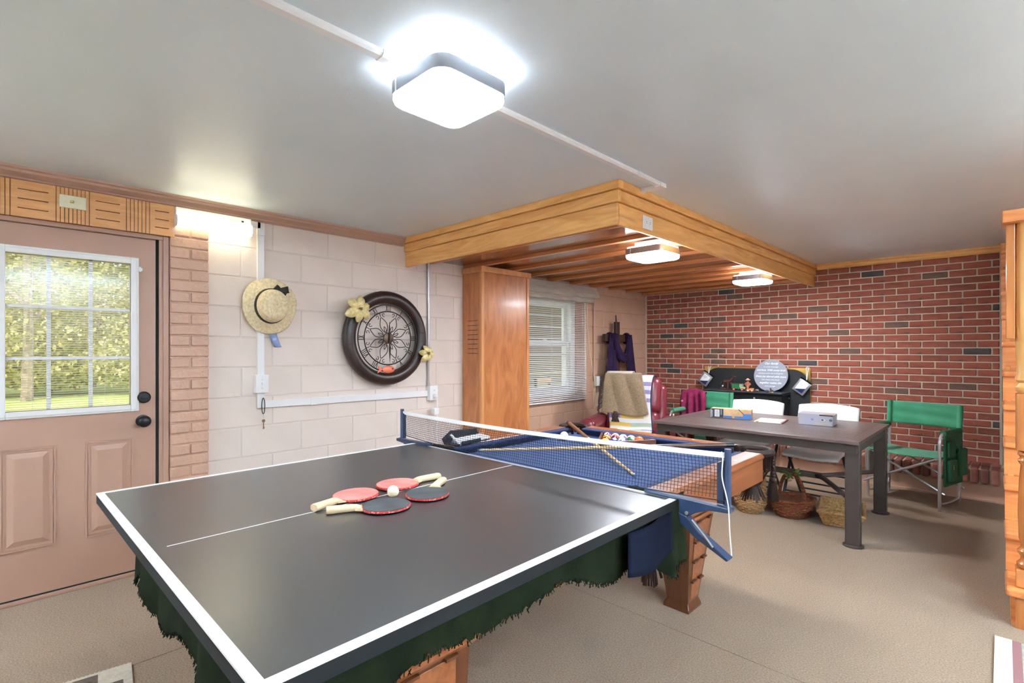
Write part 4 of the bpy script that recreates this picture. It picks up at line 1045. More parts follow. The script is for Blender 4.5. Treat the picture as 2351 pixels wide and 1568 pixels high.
# ---- white folding chairs
M_wch = mat('white_resin', (228, 225, 222), rough=.42, bump=.1, bs=300)
M_gtube = mat('dark_grey_tube', (56, 62, 68), rough=.35, metal=.5)
def folding_chair(x, y, rz, label):
    t = thing('folding_chair', label, 'chair', (x, y, 0), (0, 0, rz), group='white folding chairs')
    def bk_(u, v):
        xx = -.24 + .48 * u; z = .655 + .175 * v; e = abs(u - .5) * 2
        return (xx, .300 + .05 * v - .040 * (1 - e * e) * -1 - .02 * e ** 4, z - .010 * e ** 3 * (v if v > .5 else -v) + .008 * (1 - e))
    MB().grid(bk_, 18, 6).build('backrest', M_wch, t, smooth=True, solid=.022, bevel=.006, ang=80)
    def st_(u, v):
        xx = -.215 + .43 * u; yy = -.20 + .38 * v; e = abs(u - .5) * 2
        return (xx * (1 - .08 * v), yy, .452 - .016 * (1 - e * e) - .018 * max(0, .2 - v) / .2 + .008 * v)
    MB().grid(st_, 14, 12).build('seat', M_wch, t, smooth=True, solid=.028, bevel=.008, ang=80)
    for s_ in (-1, 1):
        MB().tube(smooth_path([(s_ * .232, .345, .80), (s_ * .234, .29, .62), (s_ * .236, .12, .40), (s_ * .238, -.10, .008)], 20, 1), .0125, 8).build('front_leg', M_gtube, t, smooth=True)
        MB().tube([(s_ * .214, -.06, .44), (s_ * .216, .30, .008)], .0125, 8).build('rear_leg', M_gtube, t, smooth=True)
        MB().cyl((s_ * .20, -.01, .42), (s_ * .245, -.01, .42), .012, n=8).build('hinge', M_black, t)
    for (a, b, nm) in (((-.235, -.055, .09), (.235, -.055, .09), 'crossbar'), ((-.215, .26, .06), (.215, .26, .06), 'crossbar'), ((-.215, .20, .13), (.215, .20, .13), 'crossbar'), ((-.236, .04, .26), (.236, .04, .26), 'crossbar')):
        MB().cyl(a, b, .008, n=8).build(nm, M_gtube, t, smooth=True)
folding_chair(2.505, 4.965, -.04, 'white folding chair behind the grey tin')
folding_chair(1.905, 4.965, -.02, 'white folding chair behind the cardboard box')

# ---- green director chairs
M_green = mat('green_canvas', (56, 142, 102), rough=.75, c2=(46, 126, 90), vs=6, sheen=.2)
M_green_d = mat('dark_green_canvas', (30, 86, 56), rough=.8)
M_grey_panel = mat('grey_side_table', (150, 144, 132), rough=.5)
def director(x, y, rz, label, extras):
    t = thing('director_chair', label, 'chair', (x, y, 0), (0, 0, rz), group='green canvas director chairs')
    W_, D = .265, .20
    for s_ in (-1, 1):
        MB().tube(smooth_path([(s_ * W_, -D, .0), (s_ * W_, -D, .56), (s_ * W_, -D + .03, .625), (s_ * W_, -D + .09, .635), (s_ * W_, D, .632)], 30, 1), .0125, 8).build('front_leg', M_chrome, t, smooth=True)
        MB().tube([(s_ * W_, D, .0), (s_ * W_, D + .02, .845)], .0125, 8).build('rear_post', M_chrome, t, smooth=True)
        MB().tube(smooth_path([(s_ * W_, -D, .12), (s_ * W_, -D + .02, .055), (s_ * W_, 0, .045), (s_ * W_, D - .02, .055), (s_ * W_, D, .12)], 20, 1), .009, 8).build('side_rail', M_chrome, t, smooth=True)
        MB().tube([(s_ * W_, -D + .06, .636), (s_ * W_, D - .01, .634)], .026, 10).build('arm_pad', M_green_d if extras else M_green, t, smooth=True)
        for yy in (-D, D):
            MB().cyl((-s_ * (W_ + .03), yy * .98 - .014 * s_, .14), (s_ * W_ * .93, yy * .98 - .014 * s_, .425), .010, n=8).build('cross_leg', M_chrome, t, smooth=True)
        MB().cyl((s_ * W_ * .93, -D - .02, .428), (s_ * W_ * .93, D + .01, .428), .011, n=8).build('seat_rail', M_chrome, t, smooth=True)
    MB().grid(lambda u, v: (-W_ + 2 * W_ * u, -D - .015 + (2 * D + .02) * v, .440 - .016 * math.sin(PI * u)), 14, 8).build('seat', M_green, t, smooth=True, solid=.005, ang=80)
    MB().grid(lambda u, v: (-W_ - .02 + (2 * W_ + .04) * u, D + .006 + .02 * v + .018 * math.sin(PI * u) + .004 * math.sin(v * 14 + u * 3), .645 + .205 * v), 20, 10).build('backrest', M_green, t, smooth=True, solid=.006, ang=80)
    for s_ in (-1, 1): MB().tube([(s_ * W_, D + .004, .645), (s_ * W_, D + .022, .852)], .02, 10).build('back_sleeve', M_green, t, smooth=True)
    if extras:
        q = MB().box(W_ + .012, W_ + .030, -D + .03, D - .02, .20, .625).build('organiser', M_green_d, t, bevel=.006)
        MB().box(W_ + .028, W_ + .060, -D + .05, -D + .19, .24, .42).build('pocket', M_green_d, q, bevel=.012)
        MB().box(W_ + .028, W_ + .052, -D + .05, -D + .17, .44, .57).build('pocket', M_green_d, q, bevel=.012)
        MB().box(W_ + .028, W_ + .066, D - .17, D - .02, .27, .50).build('pocket', M_green_d, q, bevel=.014)
        MB().tube(smooth_path([(W_ + .05, -.06, .57), (W_ + .085, -.05, .52), (W_ + .07, -.04, .46), (W_ + .05, -.03, .47)], 14), .004, 5).build('strap', M_green_d, q)
        MB().box(W_ + .058, W_ + .062, -D + .10, -D + .106, .34, .38).build('zip_pull', M_brass, q)
        MB().box(-W_ - .035, -W_ - .018, -D + .02, D - .06, .20, .47).build('side_tray', M_grey_panel, t, bevel=.008)
    else:
        MB().box(-W_ + .30, W_ - .02, -D - .02, -D - .006, .20, .40).build('front_panel', M_green_d, t, bevel=.004)
    return t
director(3.075, 5.715, -.255, 'green canvas director chair with side pockets by the hearth', True)
director(1.185, 5.60, .0, 'green canvas director chair with the magenta jacket over its back', False)
# jacket on the far chair back
M_mag = mat('magenta_wool', (136, 44, 78), rough=.95, c2=(114, 34, 64), vs=20, spec=.1)
jk = thing('magenta_jacket', 'magenta jacket draped over the back of the green chair', 'jacket', (1.02, 5.80, .85))
JP = smooth_path([(-.075, -.42), (-.065, -.2), (-.045, -.04), (.0, .03), (.05, .01), (.075, -.2), (.085, -.35)], 40, 3)
def jack(u, v):
    y, z = path_pt(JP, v); f = 1 if v < .5 else .7
    return ((u - .5) * .30 * (1 - .1 * v) + .02 * (1 - 2 * v) * (u - .3), y - .018 * math.sin(u * 21 + z * 4) * f * min(1, abs(z) * 8), z + (.03 * math.sin(u * 8) if v < .05 else 0) - .025 * (2 * u - 1) ** 2)
MB().grid(jack, 40, 40).build('body', M_mag, jk, smooth=True, solid=.008, ang=80)
MB().tube(smooth_path([(.115, -.045, .0), (.150, -.075, -.10), (.150, -.10, -.26), (.125, -.105, -.36)], 16), .034, 10, r_end=.026).build('sleeve', M_mag, jk, smooth=True)
for z in (-.12, -.24, -.34): MB().cyl((-.10, -.090 + z * .02, z), (-.10, -.104 + z * .02, z), .010, n=10).build('button', mat('pink_button', (222, 150, 170), rough=.3), jk)

# ---- baskets on the carpet
def coil_basket(name, label, loc, prof, R, col, c2, sy=1.0, nstr=46, rz=0):
    t = thing(name, label, 'basket', loc, (0, 0, rz), group='baskets under the patio table')
    m = MB(); n = 44
    rows = len(prof)
    M_ = mat(name + '_weave', col, rough=.8, c2=c2, vs=70, bump=.8, bs=160, bd=.004)
    MB().lathe([(0, .006)] + [(r - .008, z) for r, z in prof], 44, 'z', sy=sy).build('inner_wall', M_, t, smooth=True)
    for k, (r, z) in enumerate(prof):
        pts = []
        for q in range(n):
            a = 2 * PI * q / n; rr = r + .0045 * math.sin(q * n / 4 + k * PI) ; pts.append((rr * math.cos(a), rr * sy * math.sin(a), z))
        m.tube(pts, R, 5, closed=True)
    m.build('woven_wall', M_, t, smooth=True, kind='stuff')
    return t, M_
prof = [(.085 + .032 * math.sin(min(1, k / 11) * PI * .75), .010 + k * .0145) for k in range(19)]
t, M_ = coil_basket('seagrass_basket', 'round seagrass basket standing behind the pool table corner', (2.165, 4.38, 0), prof, .009, (178, 138, 94), (138, 98, 60))
# oval wicker basket with hoop handle
prof = [(.118 + .052 * (k / 9) ** .7, .008 + k * .0135) for k in range(10)]
t, M_w = coil_basket('wicker_basket', 'oval brown wicker basket with a twisted hoop handle and greenery', (2.445, 4.50, 0), prof, .0085, (140, 78, 44), (94, 48, 26), sy=.82, rz=1.0)
MB().tube([(.176 * math.cos(2 * PI * q / 40), .176 * .82 * math.sin(2 * PI * q / 40), .14 + .004 * math.sin(q * 1.57)) for q in range(40)], .013, 8, closed=True).build('braided_rim', M_w, t, smooth=True)
hp = [( .0 , .138 * math.cos(a), .12 + .215 * math.sin(a)) for a in [PI * q / 30 for q in range(31)]]
hd = MB().tube(hp, .011, 8).build('hoop_handle', M_w, t, smooth=True)
m = MB()
for q in range(60):
    a = PI * (q + .5) / 60; c = Vector((0, .138 * math.cos(a), .12 + .215 * math.sin(a))); d = Vector((0, -.138 * math.sin(a), .215 * math.cos(a))).normalized()
    s1 = Vector((1, 0, 0)); s2 = d.cross(s1); m.tube([tuple(c + s1 * (.0135 * math.cos(b)) + s2 * (.0135 * math.sin(b)) + d * .002 * math.sin(b)) for b in [2 * PI * z / 8 for z in range(8)]], .0026, 4, closed=True)
m.build('handle_wrap', M_w, hd, kind='stuff')
M_leaf = mat('basket_leaf', (120, 156, 78), rough=.6, c2=(96, 136, 62), vs=20)
for k in range(12):
    a = k * 2.4; q = Vector((.03 * math.cos(a), .055 * math.sin(a * 1.3), .318 + .02 * math.sin(k)))
    m = MB(); m.M = Matrix.Translation(q) @ Matrix.Rotation(a, 4, 'Z') @ Matrix.Rotation(-.4 + .25 * math.sin(k * 3), 4, 'Y')
    m.grid(lambda u, v: (.062 * u, (v - .5) * .034 * math.sin(PI * min(1, u + .05)), .010 * math.sin(u * 3) - abs(v - .5) * .01), 6, 4); m.build('leaf', M_leaf, t, smooth=True, solid=.001)
for k in range(5): MB().sphere((.03 * math.cos(k * 1.7), .03 + .03 * math.sin(k * 2.1), .292 - .006 * k), .009, 8, 6).build('berry', mat('pale_berry', (206, 150, 120), rough=.4), t, smooth=True)
# rectangular seagrass tray basket
rt_ = thing('tray_basket', 'shallow rectangular seagrass basket beside the table leg', 'basket', (2.765, 4.60, 0), (0, 0, .18), group='baskets under the patio table')
M_tray = mat('tray_weave', (184, 146, 94), rough=.8, c2=(144, 106, 64), vs=70, bump=.8, bs=160, bd=.004)
MB().box(-.10, .10, -.16, .16, .004, .012).build('base', M_tray, rt_)
m = MB()
for k in range(9):
    e = .105 + .035 * k / 8; g = .165 + .04 * k / 8; z = .010 + k * .0115
    p = [(q[0] + .003 * math.sin(i_ * 2 + k * PI), q[1] + .003 * math.cos(i_ * 2 + k * PI), z) for i_, q in enumerate(sum([[((a[0] + (b[0] - a[0]) * w_ / 12), (a[1] + (b[1] - a[1]) * w_ / 12)) for w_ in range(12)] for a, b in (((-e, -g), (e, -g)), ((e, -g), (e, g)), ((e, g), (-e, g)), ((-e, g), (-e, -g)))], []))]
    m.tube(p, .0072, 5, closed=True)
m.build('woven_wall', M_tray, rt_, smooth=True, kind='stuff')
p = sum([[((a[0] + (b[0] - a[0]) * w_ / 14), (a[1] + (b[1] - a[1]) * w_ / 14), .112 + .002 * math.sin(w_ * 2)) for w_ in range(14)] for a, b in (((-.145, -.21), (.145, -.21)), ((.145, -.21), (.145, .21)), ((.145, .21), (-.145, .21)), ((-.145, .21), (-.145, -.21)))], [])
MB().tube(p, .0125, 7, closed=True).build('braided_rim', M_tray, rt_, smooth=True)

# ================================================================== HEARTH AND STOVE
hb_ = thing('brick_hearth', 'low raised brick hearth running along the brick wall', 'hearth', (2.1, 6.27, 0))
M_base = mat('hearth_base_paint', (196, 158, 136), rough=.5)
WB(hb_).box(.60, 3.66, 6.115, 6.455, 0, .148).build('painted_base', M_base, hb_)
WB(hb_).box(.60, 3.66, 6.095, 6.115, 0, .016).build('base_shoe', M_base, hb_)
WB(hb_).box(.60, 3.66, 6.10, 6.455, .148, .275).build('mortar_bed', mat('hearth_mortar', (196, 178, 160), rough=.9, bump=.5, bs=90), hb_)
M_hb = [mat('hearth_brick_a', (150, 96, 80), rough=.6, c2=(128, 76, 64), vs=9, bump=.5, bs=60), mat('hearth_brick_b', (132, 84, 72), rough=.6, c2=(112, 68, 58), vs=9, bump=.5, bs=60), mat('hearth_brick_c', (164, 108, 90), rough=.6, c2=(140, 84, 70), vs=9, bump=.5, bs=60)]
hcache = {}
k = 0; x = .604
while x < 3.63:
    for row, (ya, yb) in enumerate(((6.061, 6.253), (6.262, 6.454))):
        mi = (k * 7 + row * 3) % 3
        if (mi, row) not in hcache:
            o = MB().box(-.0285, .0285, -.096, .096, -.066, .066).build('hearth_brick', M_hb[mi], hb_, bevel=.016 if row == 0 else .004, seg=3); hcache[(mi, row)] = o.data
        else: o = put('hearth_brick', hcache[(mi, row)], hb_, bevel=.016 if row == 0 else .004, seg=3)
        o.location = (x + .0285 - 2.1, (ya + yb) / 2 - 6.27, .152 + .066 + (.001 * ((k * 5) % 3)))
    x += .0675; k += 1

st = thing('wood_stove', 'black fireplace stove with wide brass-trimmed surround on the hearth', 'stove', (1.46, 6.40, .286))
def arch(x0, x1, z0, z1, r, n=10):
    p = [(x0, z0), (x1, z0), (x1, z1 - r)]
    p += [(x1 - r + r * math.cos(PI / 2 * k / n), z1 - r + r * math.sin(PI / 2 * k / n)) for k in range(1, n + 1)]
    p += [(x0 + r - r * math.sin(PI / 2 * k / n), z1 - r + r * math.cos(PI / 2 * k / n)) for k in range(0, n + 1)]
    return p
SXa, SXb, SZ = .868, 2.085, 1.122
WB(st).box(SXa, SXb, 6.440, 6.463, .287, SZ).build('brass_corner_plate', M_brass, st, bevel=.002)
WB(st).prism(arch(SXa + .004, SXb - .004, .287, SZ - .012, .17), 'y', 6.428, 6.441).build('surround_panel', M_stove, st)
for (o_, r_) in ((.0, .17), (.012, .182)):
    pts = [(p[0], 6.430, p[1]) for p in arch(SXa + .010 - o_ * .4, SXb - .010 + o_ * .4, .287, SZ - .014 + o_ * .5, r_)][2:-1]
    WB(st).tube(pts, .0035, 5).build('brass_trim', M_brass, st)
WB(st).box(SXa, SXb, 6.4275, 6.429, .828, .832).build('panel_seam', M_dark, st)
WB(st).box(1.02, 1.87, 6.17, 6.43, .30, .812).build('firebox', M_stove, st, bevel=.006)
WB(st).prism([(6.43, .812), (6.43, .848), (6.105, .848), (6.105, .836), (6.155, .812)], 'x', .985, 1.885).build('top_shelf', mat('stove_top', (52, 54, 58), rough=.42, var=.08, vs=14), st, bevel=.004)
WB(st).box(1.10, 1.80, 6.160, 6.172, .45, .735).build('glass_door', mat('stove_glass', (18, 18, 20), rough=.1, coat=.5), st, bevel=.004)
m = WB(st)
for r in rect_minus((1.09, 1.81, .44, .745), (1.13, 1.77, .48, .705)): m.box(r[0], r[1], 6.150, 6.166, r[2], r[3])
m.build('door_frame', M_stove, st, bevel=.003)
WB(st).lathe([(0, 0), (.055, 0), (.055, .004), (.045, .006), (.04, .003), (0, .003)], 24, 'y', (1.34, 6.168, .778), sy=.32).build('oval_badge', mat('badge_iron', (70, 66, 60), rough=.4, metal=.6), st)
for x in (1.58, 1.865): WB(st).lathe([(0, -.022), (.010, -.020), (.013, -.012), (.006, -.004), (.006, .002)], 12, 'y', (x, 6.168 if x < 1.8 else 6.428, .775)).build('knob', M_galv, st, smooth=True)
WB(st).bar((1.12, 6.15, .745), (1.78, 6.15, .742), .02, .012).build('chrome_bar', M_galv, st, bevel=.003)

ZS = .8483
# round sign leaning on the surround
sg = thing('round_sign', 'round pale grey sign with white script about family leaning on the stove', 'sign', (1.695, 6.325, ZS + .002), (-.16, 0, 0))
MB().cyl((0, -.006, .186), (0, .006, .186), .186, n=56).build('sign_board', mat('pale_grey_board', (142, 145, 156), rough=.6, var=.03, vs=8), sg, bevel=.002)
LN = [('Our family', .326, .034, .4), ('is a circle of strength', .286, .019, 0), ('and love. With every birth', .247, .029, .4), ('and every union, the circle grows.', .210, .020, 0), ('Every joy shared adds more', .172, .029, .4), ('love. Every crisis faced', .135, .021, 0), ('together makes the', .098, .030, .4), ('circle stronger', .060, .020, 0)]
for (s_, z, sz, sh) in LN:
    text(s_, sz, M_white, sg, 'lettering', (0, -.0068, z), (PI / 2, 0, 0), shear=sh, depth=.0003, bold=.0004 if sh else 0)
# horse on a rocker
hs = thing('rocking_horse', 'small brown carved rocking horse figure on the stove shelf', 'figurine', (1.245, 6.25, ZS))
M_hw = wood('dark_carved_wood', (92, 52, 36), (66, 36, 26), 'x', rough=.3, scale=8)
hbm = MB()
hbm.tube(smooth_path([(-.055, 0, .096), (-.02, 0, .102), (.02, 0, .104), (.04, 0, .12), (.055, 0, .15)], 14), lambda t: .020 - .006 * t if t < .5 else .017 - .010 * (t - .5), 10)
hbm.tube([(.052, 0, .152), (.075, 0, .165), (.092, 0, .158)], .0105, 8, r_end=.007)
for (dx, dy, fx, fz) in ((-.045, .01, -.075, .045), (-.045, -.01, -.06, .05), (.022, .01, .07, .055), (.022, -.01, .055, .045)): hbm.tube([(dx, dy, .092), ((dx + fx) / 2 + .008, dy, .07), (fx, dy * 1.2, fz)], .007, 7, r_end=.005)
hbm.tube([(-.07, 0, .10), (-.09, 0, .085), (-.095, 0, .06)], .006, 6, r_end=.003)
hbm.tube([(.048, .004, .165), (.05, .006, .18)], .004, 5); hbm.tube([(.048, -.004, .165), (.05, -.006, .18)], .004, 5)
hbm.build('horse_body', M_hw, hs, smooth=True, sub=1)
m = MB(); m.cyl((-.01, 0, 0.012), (-.005, 0, .09), .012, n=8); m.build('post', M_hw, hs)
for y in (-.022, .022): MB().tube(smooth_path([(-.09, y, .024), (-.05, y, .008), (0, y, .005), (.05, y, .008), (.09, y, .024)], 16), .005, 6).build('rocker', M_hw, hs, smooth=True)
for x in (-.05, .05): MB().cyl((x, -.024, .012), (x, .024, .012), .004, n=6).build('crossbar', M_hw, hs)
for p in ((-.076, .012, .042), (-.061, -.012, .047), (.071, .012, .052), (.056, -.012, .042)): MB().sphere(p, .0075, 8, 6, (1, 1, 1.4)).build('hoof', M_white, hs, smooth=True)
# green toy van
tv = thing('toy_van', 'green vintage toy delivery van with red wheels on the stove shelf', 'toy', (1.375, 6.235, ZS))
M_tg = mat('toy_green', (34, 104, 62), rough=.4)
MB().box(-.075, .02, -.026, .026, .018, .078).build('van_body', M_tg, tv, bevel=.005)
MB().box(-.072, .042, -.027, .027, .078, .084).build('roof', mat('toy_dark_roof', (40, 52, 44), rough=.5), tv, bevel=.002)
m = MB(); m.box(.02, .026, -.025, -.02, .04, .08); m.box(.02, .026, .02, .025, .04, .08); m.box(.036, .042, -.025, -.02, .04, .08); m.box(.036, .042, .02, .025, .04, .08); m.build('cab_posts', M_cream, tv)
MB().box(.02, .075, -.02, .02, .018, .045).build('bonnet', mat('toy_pale_green', (150, 180, 130), rough=.4), tv, bevel=.005)
for x in (-.048, .048):
    for y in (-.027, .027):
        q = MB().cyl((x, y - .004, .0145), (x, y + .004, .0145), .0145, n=16).build('wheel', mat('toy_red', (186, 40, 44), rough=.4), tv)
        MB().cyl((x, y - .0048, .0145), (x, y + .0048, .0145), .006, n=10).build('hub_cap', M_cream, q)
# figure in a brimmed hat
fg = thing('hat_figurine', 'small carved figurine in a brimmed hat standing on the stove shelf', 'figurine', (1.470, 6.26, ZS))
M_cv = mat('carved_figure_wood', (186, 118, 88), rough=.5, c2=(150, 86, 60), vs=26)
b_ = MB(); b_.lathe([(.001, 0), (.026, 0), (.026, .008), (.015, .014), (.014, .04), (.020, .062), (.025, .082), (.024, .094), (.011, .102), (.009, .107), (.013, .116), (.014, .126), (.010, .134), (.001, .138)], 16, 'z')
for s_ in (-1, 1): b_.tube([(s_ * .022, 0, .092), (s_ * .032, -.008, .075), (s_ * .012, -.024, .066)], .0075, 7)
b_.build('body', M_cv, fg, smooth=True)
MB().lathe([(0, .148), (.010, .147), (.014, .136), (.026, .131), (.027, .128), (.0, .129)], 16, 'z').build('hat', mat('figure_hat', (206, 158, 130), rough=.6), fg, smooth=True)
ot = thing('toy_car', 'tiny orange toy car on the stove shelf', 'toy', (1.52, 6.20, ZS))
MB().prism([(-.036, .008), (.04, .008), (.04, .036), (-.002, .036), (-.012, .022), (-.036, .020)], 'y', -.016, .016).build('car_body', mat('toy_orange', (226, 134, 70), rough=.45), ot, bevel=.003)
for x in (-.02, .024):
    for y in (-.016, .016): MB().cyl((x, y - .003, .008), (x, y + .003, .008), .008, n=12).build('wheel', M_cream, ot)
def pebble(x, y, r, label, c): MB().sphere((0, 0, r * .8), r, 12, 8, (1.15, 1, .8)).build('pebble', mat('stone_%d' % int(x * 1000), c, rough=.7, var=.15, vs=60), smooth=True, ang=90, loc=(x, y, ZS), label=label, cat='stone')
pebble(1.600, 6.19, .020, 'small brown stone left of the round sign on the stove shelf', (112, 88, 84))
pebble(1.718, 6.16, .019, 'small dark stone in front of the round sign', (70, 64, 74))
bd_ = thing('bird_figurine', 'tiny dark bird figurine in front of the round sign', 'figurine', (1.765, 6.165, ZS))
b_ = MB(); b_.sphere((0, 0, .020), .015, 12, 8, (1.3, .9, .95)); b_.sphere((-.012, 0, .042), .0105, 10, 7); b_.tube([(.012, 0, .02), (.034, 0, .014)], .008, 6, r_end=.003); b_.build('body', mat('bird_brown', (70, 56, 52), rough=.6, var=.2, vs=80), bd_, smooth=True)
MB().cyl((-.021, 0, .042), (-.030, 0, .040), .003, .0005, 6).build('beak', M_brass, bd_)
MB().sphere((0, 0, .005), .018, 12, 6, (1.2, 1, .3)).build('base', M_card, bd_, smooth=True)
# hanging pouches
M_foil = mat('silver_foil', (176, 176, 182), rough=.3, metal=.6, bump=.5, bs=30, bd=.004)
def pouch(x, y, z, label, rz):
    t = thing('hanging_pouch', label, 'pouch', (x, y, z), (0, rz, 0), group='silver pouches hung on the stove surround')
    def pp(sg_):
        return lambda u, v: ((u - .5) * .135, sg_ * (.022 * math.sin(PI * u) * math.sin(PI * min(1, v * 1.15))), -.17 + .17 * v)
    m = MB(); m.grid(pp(-1), 12, 12); m.grid(pp(1), 12, 12); m.build('foil_bag', M_foil, t, smooth=True, ang=80)
    def onb(px, pz, e): u = px / .135 + .5; v = (pz + .17) / .17; return (px, -.022 * math.sin(PI * u) * math.sin(PI * min(1, v * 1.15)) - e, pz)
    def patch(poly, nm, mt, e):
        m = MB(); m.add([onb(a, b, e) for a, b in poly], [tuple(range(len(poly)))]); m.build(nm, mt, t)
    m = MB(); m.grid(lambda u, v: onb(-.046 + .092 * u, -.15 + .115 * v, .0014), 8, 8); q = m.build('white_label', M_white, t, smooth=True)
    m = MB(); m.grid(lambda u, v: onb(-.046 + .092 * u, -.15 + .065 * v * (u), .0022), 8, 6); m.build('navy_triangle', mat('label_navy', (38, 50, 104), rough=.5), q, smooth=True)
    for k in range(3): m = MB(); m.grid(lambda u, v: onb(-.034 + (.05 - k * .008) * u, -.055 - k * .012 + .004 * v, .0022), 4, 1); m.build('print_line', mat('label_grey_print', (150, 150, 160), rough=.5), q)
    return t
pouch(.952, 6.385, 1.035, 'silver pouch hanging on the left corner of the stove surround', .62)
pouch(2.064, 6.385, .990, 'silver pouch hanging on the right corner of the stove surround', .62)
for (x, z0, z1, lb) in ((.945, 1.02, 1.128, 'white cord loop holding the left silver pouch'), (2.062, .975, 1.135, 'white cord loop holding the right silver pouch')):
    MB().tube(smooth_path([(x - .012, 6.41, z1), (x - .004, 6.39, z1 - .04), (x, 6.382, z0), (x + .012, 6.39, z1 - .03), (x + .018, 6.41, z1)], 18), .0035, 5).build('pouch_cord', M_white, smooth=True, label=lb, cat='cord')
# things on the hearth
cc = thing('cable_coil', 'coil of black cable lying on the brick hearth', 'cable', (1.62, 6.20, .288))
MB().tube([(.11 * math.cos(a) * (1 + .08 * math.sin(a * .37)), .065 * math.sin(a), .008 + .0035 * a / 6.28) for a in [q * .3 for q in range(64)]], .006, 6).build('cable', M_black, cc, smooth=True)
MB().tube(smooth_path([(.11, 0, .012), (.2, -.03, .01), (.26, .03, .012), (.22, .06, .03), (.16, .05, .045)], 18), .005, 6).build('loose_end', M_black, cc, smooth=True)
gd = thing('grey_register', 'long low grey metal unit lying on the brick hearth', 'appliance', (2.20, 6.20, .2875), (0, 0, -.06))
MB().box(-.16, .14, -.05, .05, 0, .048).build('housing', mat('grey_enamel', (138, 142, 144), rough=.45), gd, bevel=.006)
MB().box(.14, .165, -.052, .052, 0, .054).build('end_cap', M_white, gd, bevel=.004)
for k in range(4): MB().box(-.15, .13, -.0515, -.0505, .008 + k * .010, .012 + k * .010).build('louvre', M_galv, gd)
pb = thing('gourd_bowl', 'shallow tan bowl on the hearth beside the recliner', 'bowl', (.80, 6.22, .2875))
MB().lathe([(0, 0), (.09, 0), (.115, .045), (.12, .06), (.112, .06), (.085, .01), (0, .01)], 28, 'z').build('bowl', mat('tan_bowl', (204, 172, 128), rough=.6, var=.1, vs=20), pb, smooth=True, ang=50)
def gourd(dx, dy, r, c, label):
    t = thing('gourd', label, 'gourd', (.80 + dx, 6.22 + dy, .2975), group='gourds in the hearth bowl')
    m = MB()
    m.grid(lambda u, v: ((r * (1 + .07 * math.cos(8 * 2 * PI * u))) * math.sin(PI * v) * math.cos(2 * PI * u), (r * (1 + .07 * math.cos(8 * 2 * PI * u))) * math.sin(PI * v) * math.sin(2 * PI * u), r * .8 - r * .8 * math.cos(PI * v)), 32, 10, cu=True)
    m.build('flesh', mat('gourd_%d' % int(1000 * dx + 500), c, rough=.5), t, smooth=True, ang=80)
    MB().tube([(0, 0, r * 1.5), (.003, 0, r * 1.5 + .02)], .005, 6).build('stem', mat('stem_brown', (110, 96, 62), rough=.8), t)
gourd(-.035, -.03, .045, (228, 116, 50), 'orange gourd in the tan hearth bowl')
gourd(.05, -.01, .036, (206, 186, 140), 'cream gourd in the tan hearth bowl')
gourd(.0, .055, .034, (120, 96, 60), 'brown gourd at the back of the tan hearth bowl')

# ================================================================== RECLINER CORNER
M_lea = mat('burgundy_leather', (124, 42, 52), rough=.32, c2=(104, 32, 42), vs=6, bump=.25, bs=90, coat=.1)
rc = thing('recliner', 'burgundy leather recliner with padded arms beside the window wall', 'armchair', (.855, 4.675, 0), (0, 0, .40))
MB().box(-.33, .33, -.34, .36, .0, .30).build('base', M_lea, rc, bevel=.03, seg=3)
MB().box(-.27, .27, -.42, .22, .28, .47).build('seat_cushion', M_lea, rc, bevel=.06, seg=4)
def arm(s_):
    m = MB(); vs = []; fs = []; n = 14
    sec = [(-.46, .575, .055), (-.43, .60, .085), (-.34, .60, .092), (-.15, .585, .088), (.08, .590, .085), (.24, .60, .08), (.30, .60, .05)]
    for (y, z, r) in sec:
        for k in range(n):
            a = 2 * PI * k / n; vs.append((s_ * .36 + r * math.cos(a), y, z - .02 + r * .8 * math.sin(a) - (.0 if math.sin(a) > 0 else .0)))
    for a in range(len(sec) - 1):
        for k in range(n): fs.append((a * n + k, a * n + (k + 1) % n, (a + 1) * n + (k + 1) % n, (a + 1) * n + k))
    fs += [tuple(range(n)), tuple(range((len(sec) - 1) * n, len(sec) * n))]
    m.add(vs, fs); q = m.build('arm_roll', M_lea, rc, smooth=True, sub=1)
    MB().box(s_ * .36 - .07, s_ * .36 + .07, -.42, .30, .06, .56).build('arm_panel', M_lea, rc, bevel=.025, seg=3)
    MB().tube([(s_ * .36 + .08 * math.cos(b), -.435, .585 + .062 * math.sin(b)) for b in [2 * PI * k / 16 for k in range(16)]], .004, 5, closed=True).build('arm_piping', M_lea, q, smooth=True)
for s_ in (-1, 1): arm(s_)
MT = Matrix.Translation((0, .20, .40)) @ Matrix.Rotation(-.22, 4, 'X')
def bbox(nm, x0, x1, y0, y1, z0, z1, bv):
    m = MB(); m.M = MT; m.box(x0, x1, y0, y1, z0, z1); return m.build(nm, M_lea, rc, bevel=bv, seg=5, smooth=True, ang=30)
bbox('back_shell', -.31, .33, .04, .19, -.2, .58, .06)
bbox('upper_back_cushion', -.30, .29, -.13, .08, .24, .645, .085)
bbox('lower_back_cushion', -.29, .28, -.14, .06, -.02, .27, .08)
for s_ in (-1, 1):
    m = MB(); m.M = MT; m.tube(smooth_path([(s_ * .29, -.09, .27), (s_ * .30, -.10, .45), (s_ * .28, -.06, .62), (s_ * .15, .0, .652)], 16), .005, 5); m.build('seam', M_lea, rc, smooth=True)
MB().bar((.40, .18, .52), (.42, .13, .66), .012, .018).build('recline_lever', M_cream, rc)

def rc_world(p): return tuple(Matrix.LocRotScale(Vector(rc.location), rc.rotation_euler, None) @ Vector(p))
def rcb(p): return MT @ Vector(p)
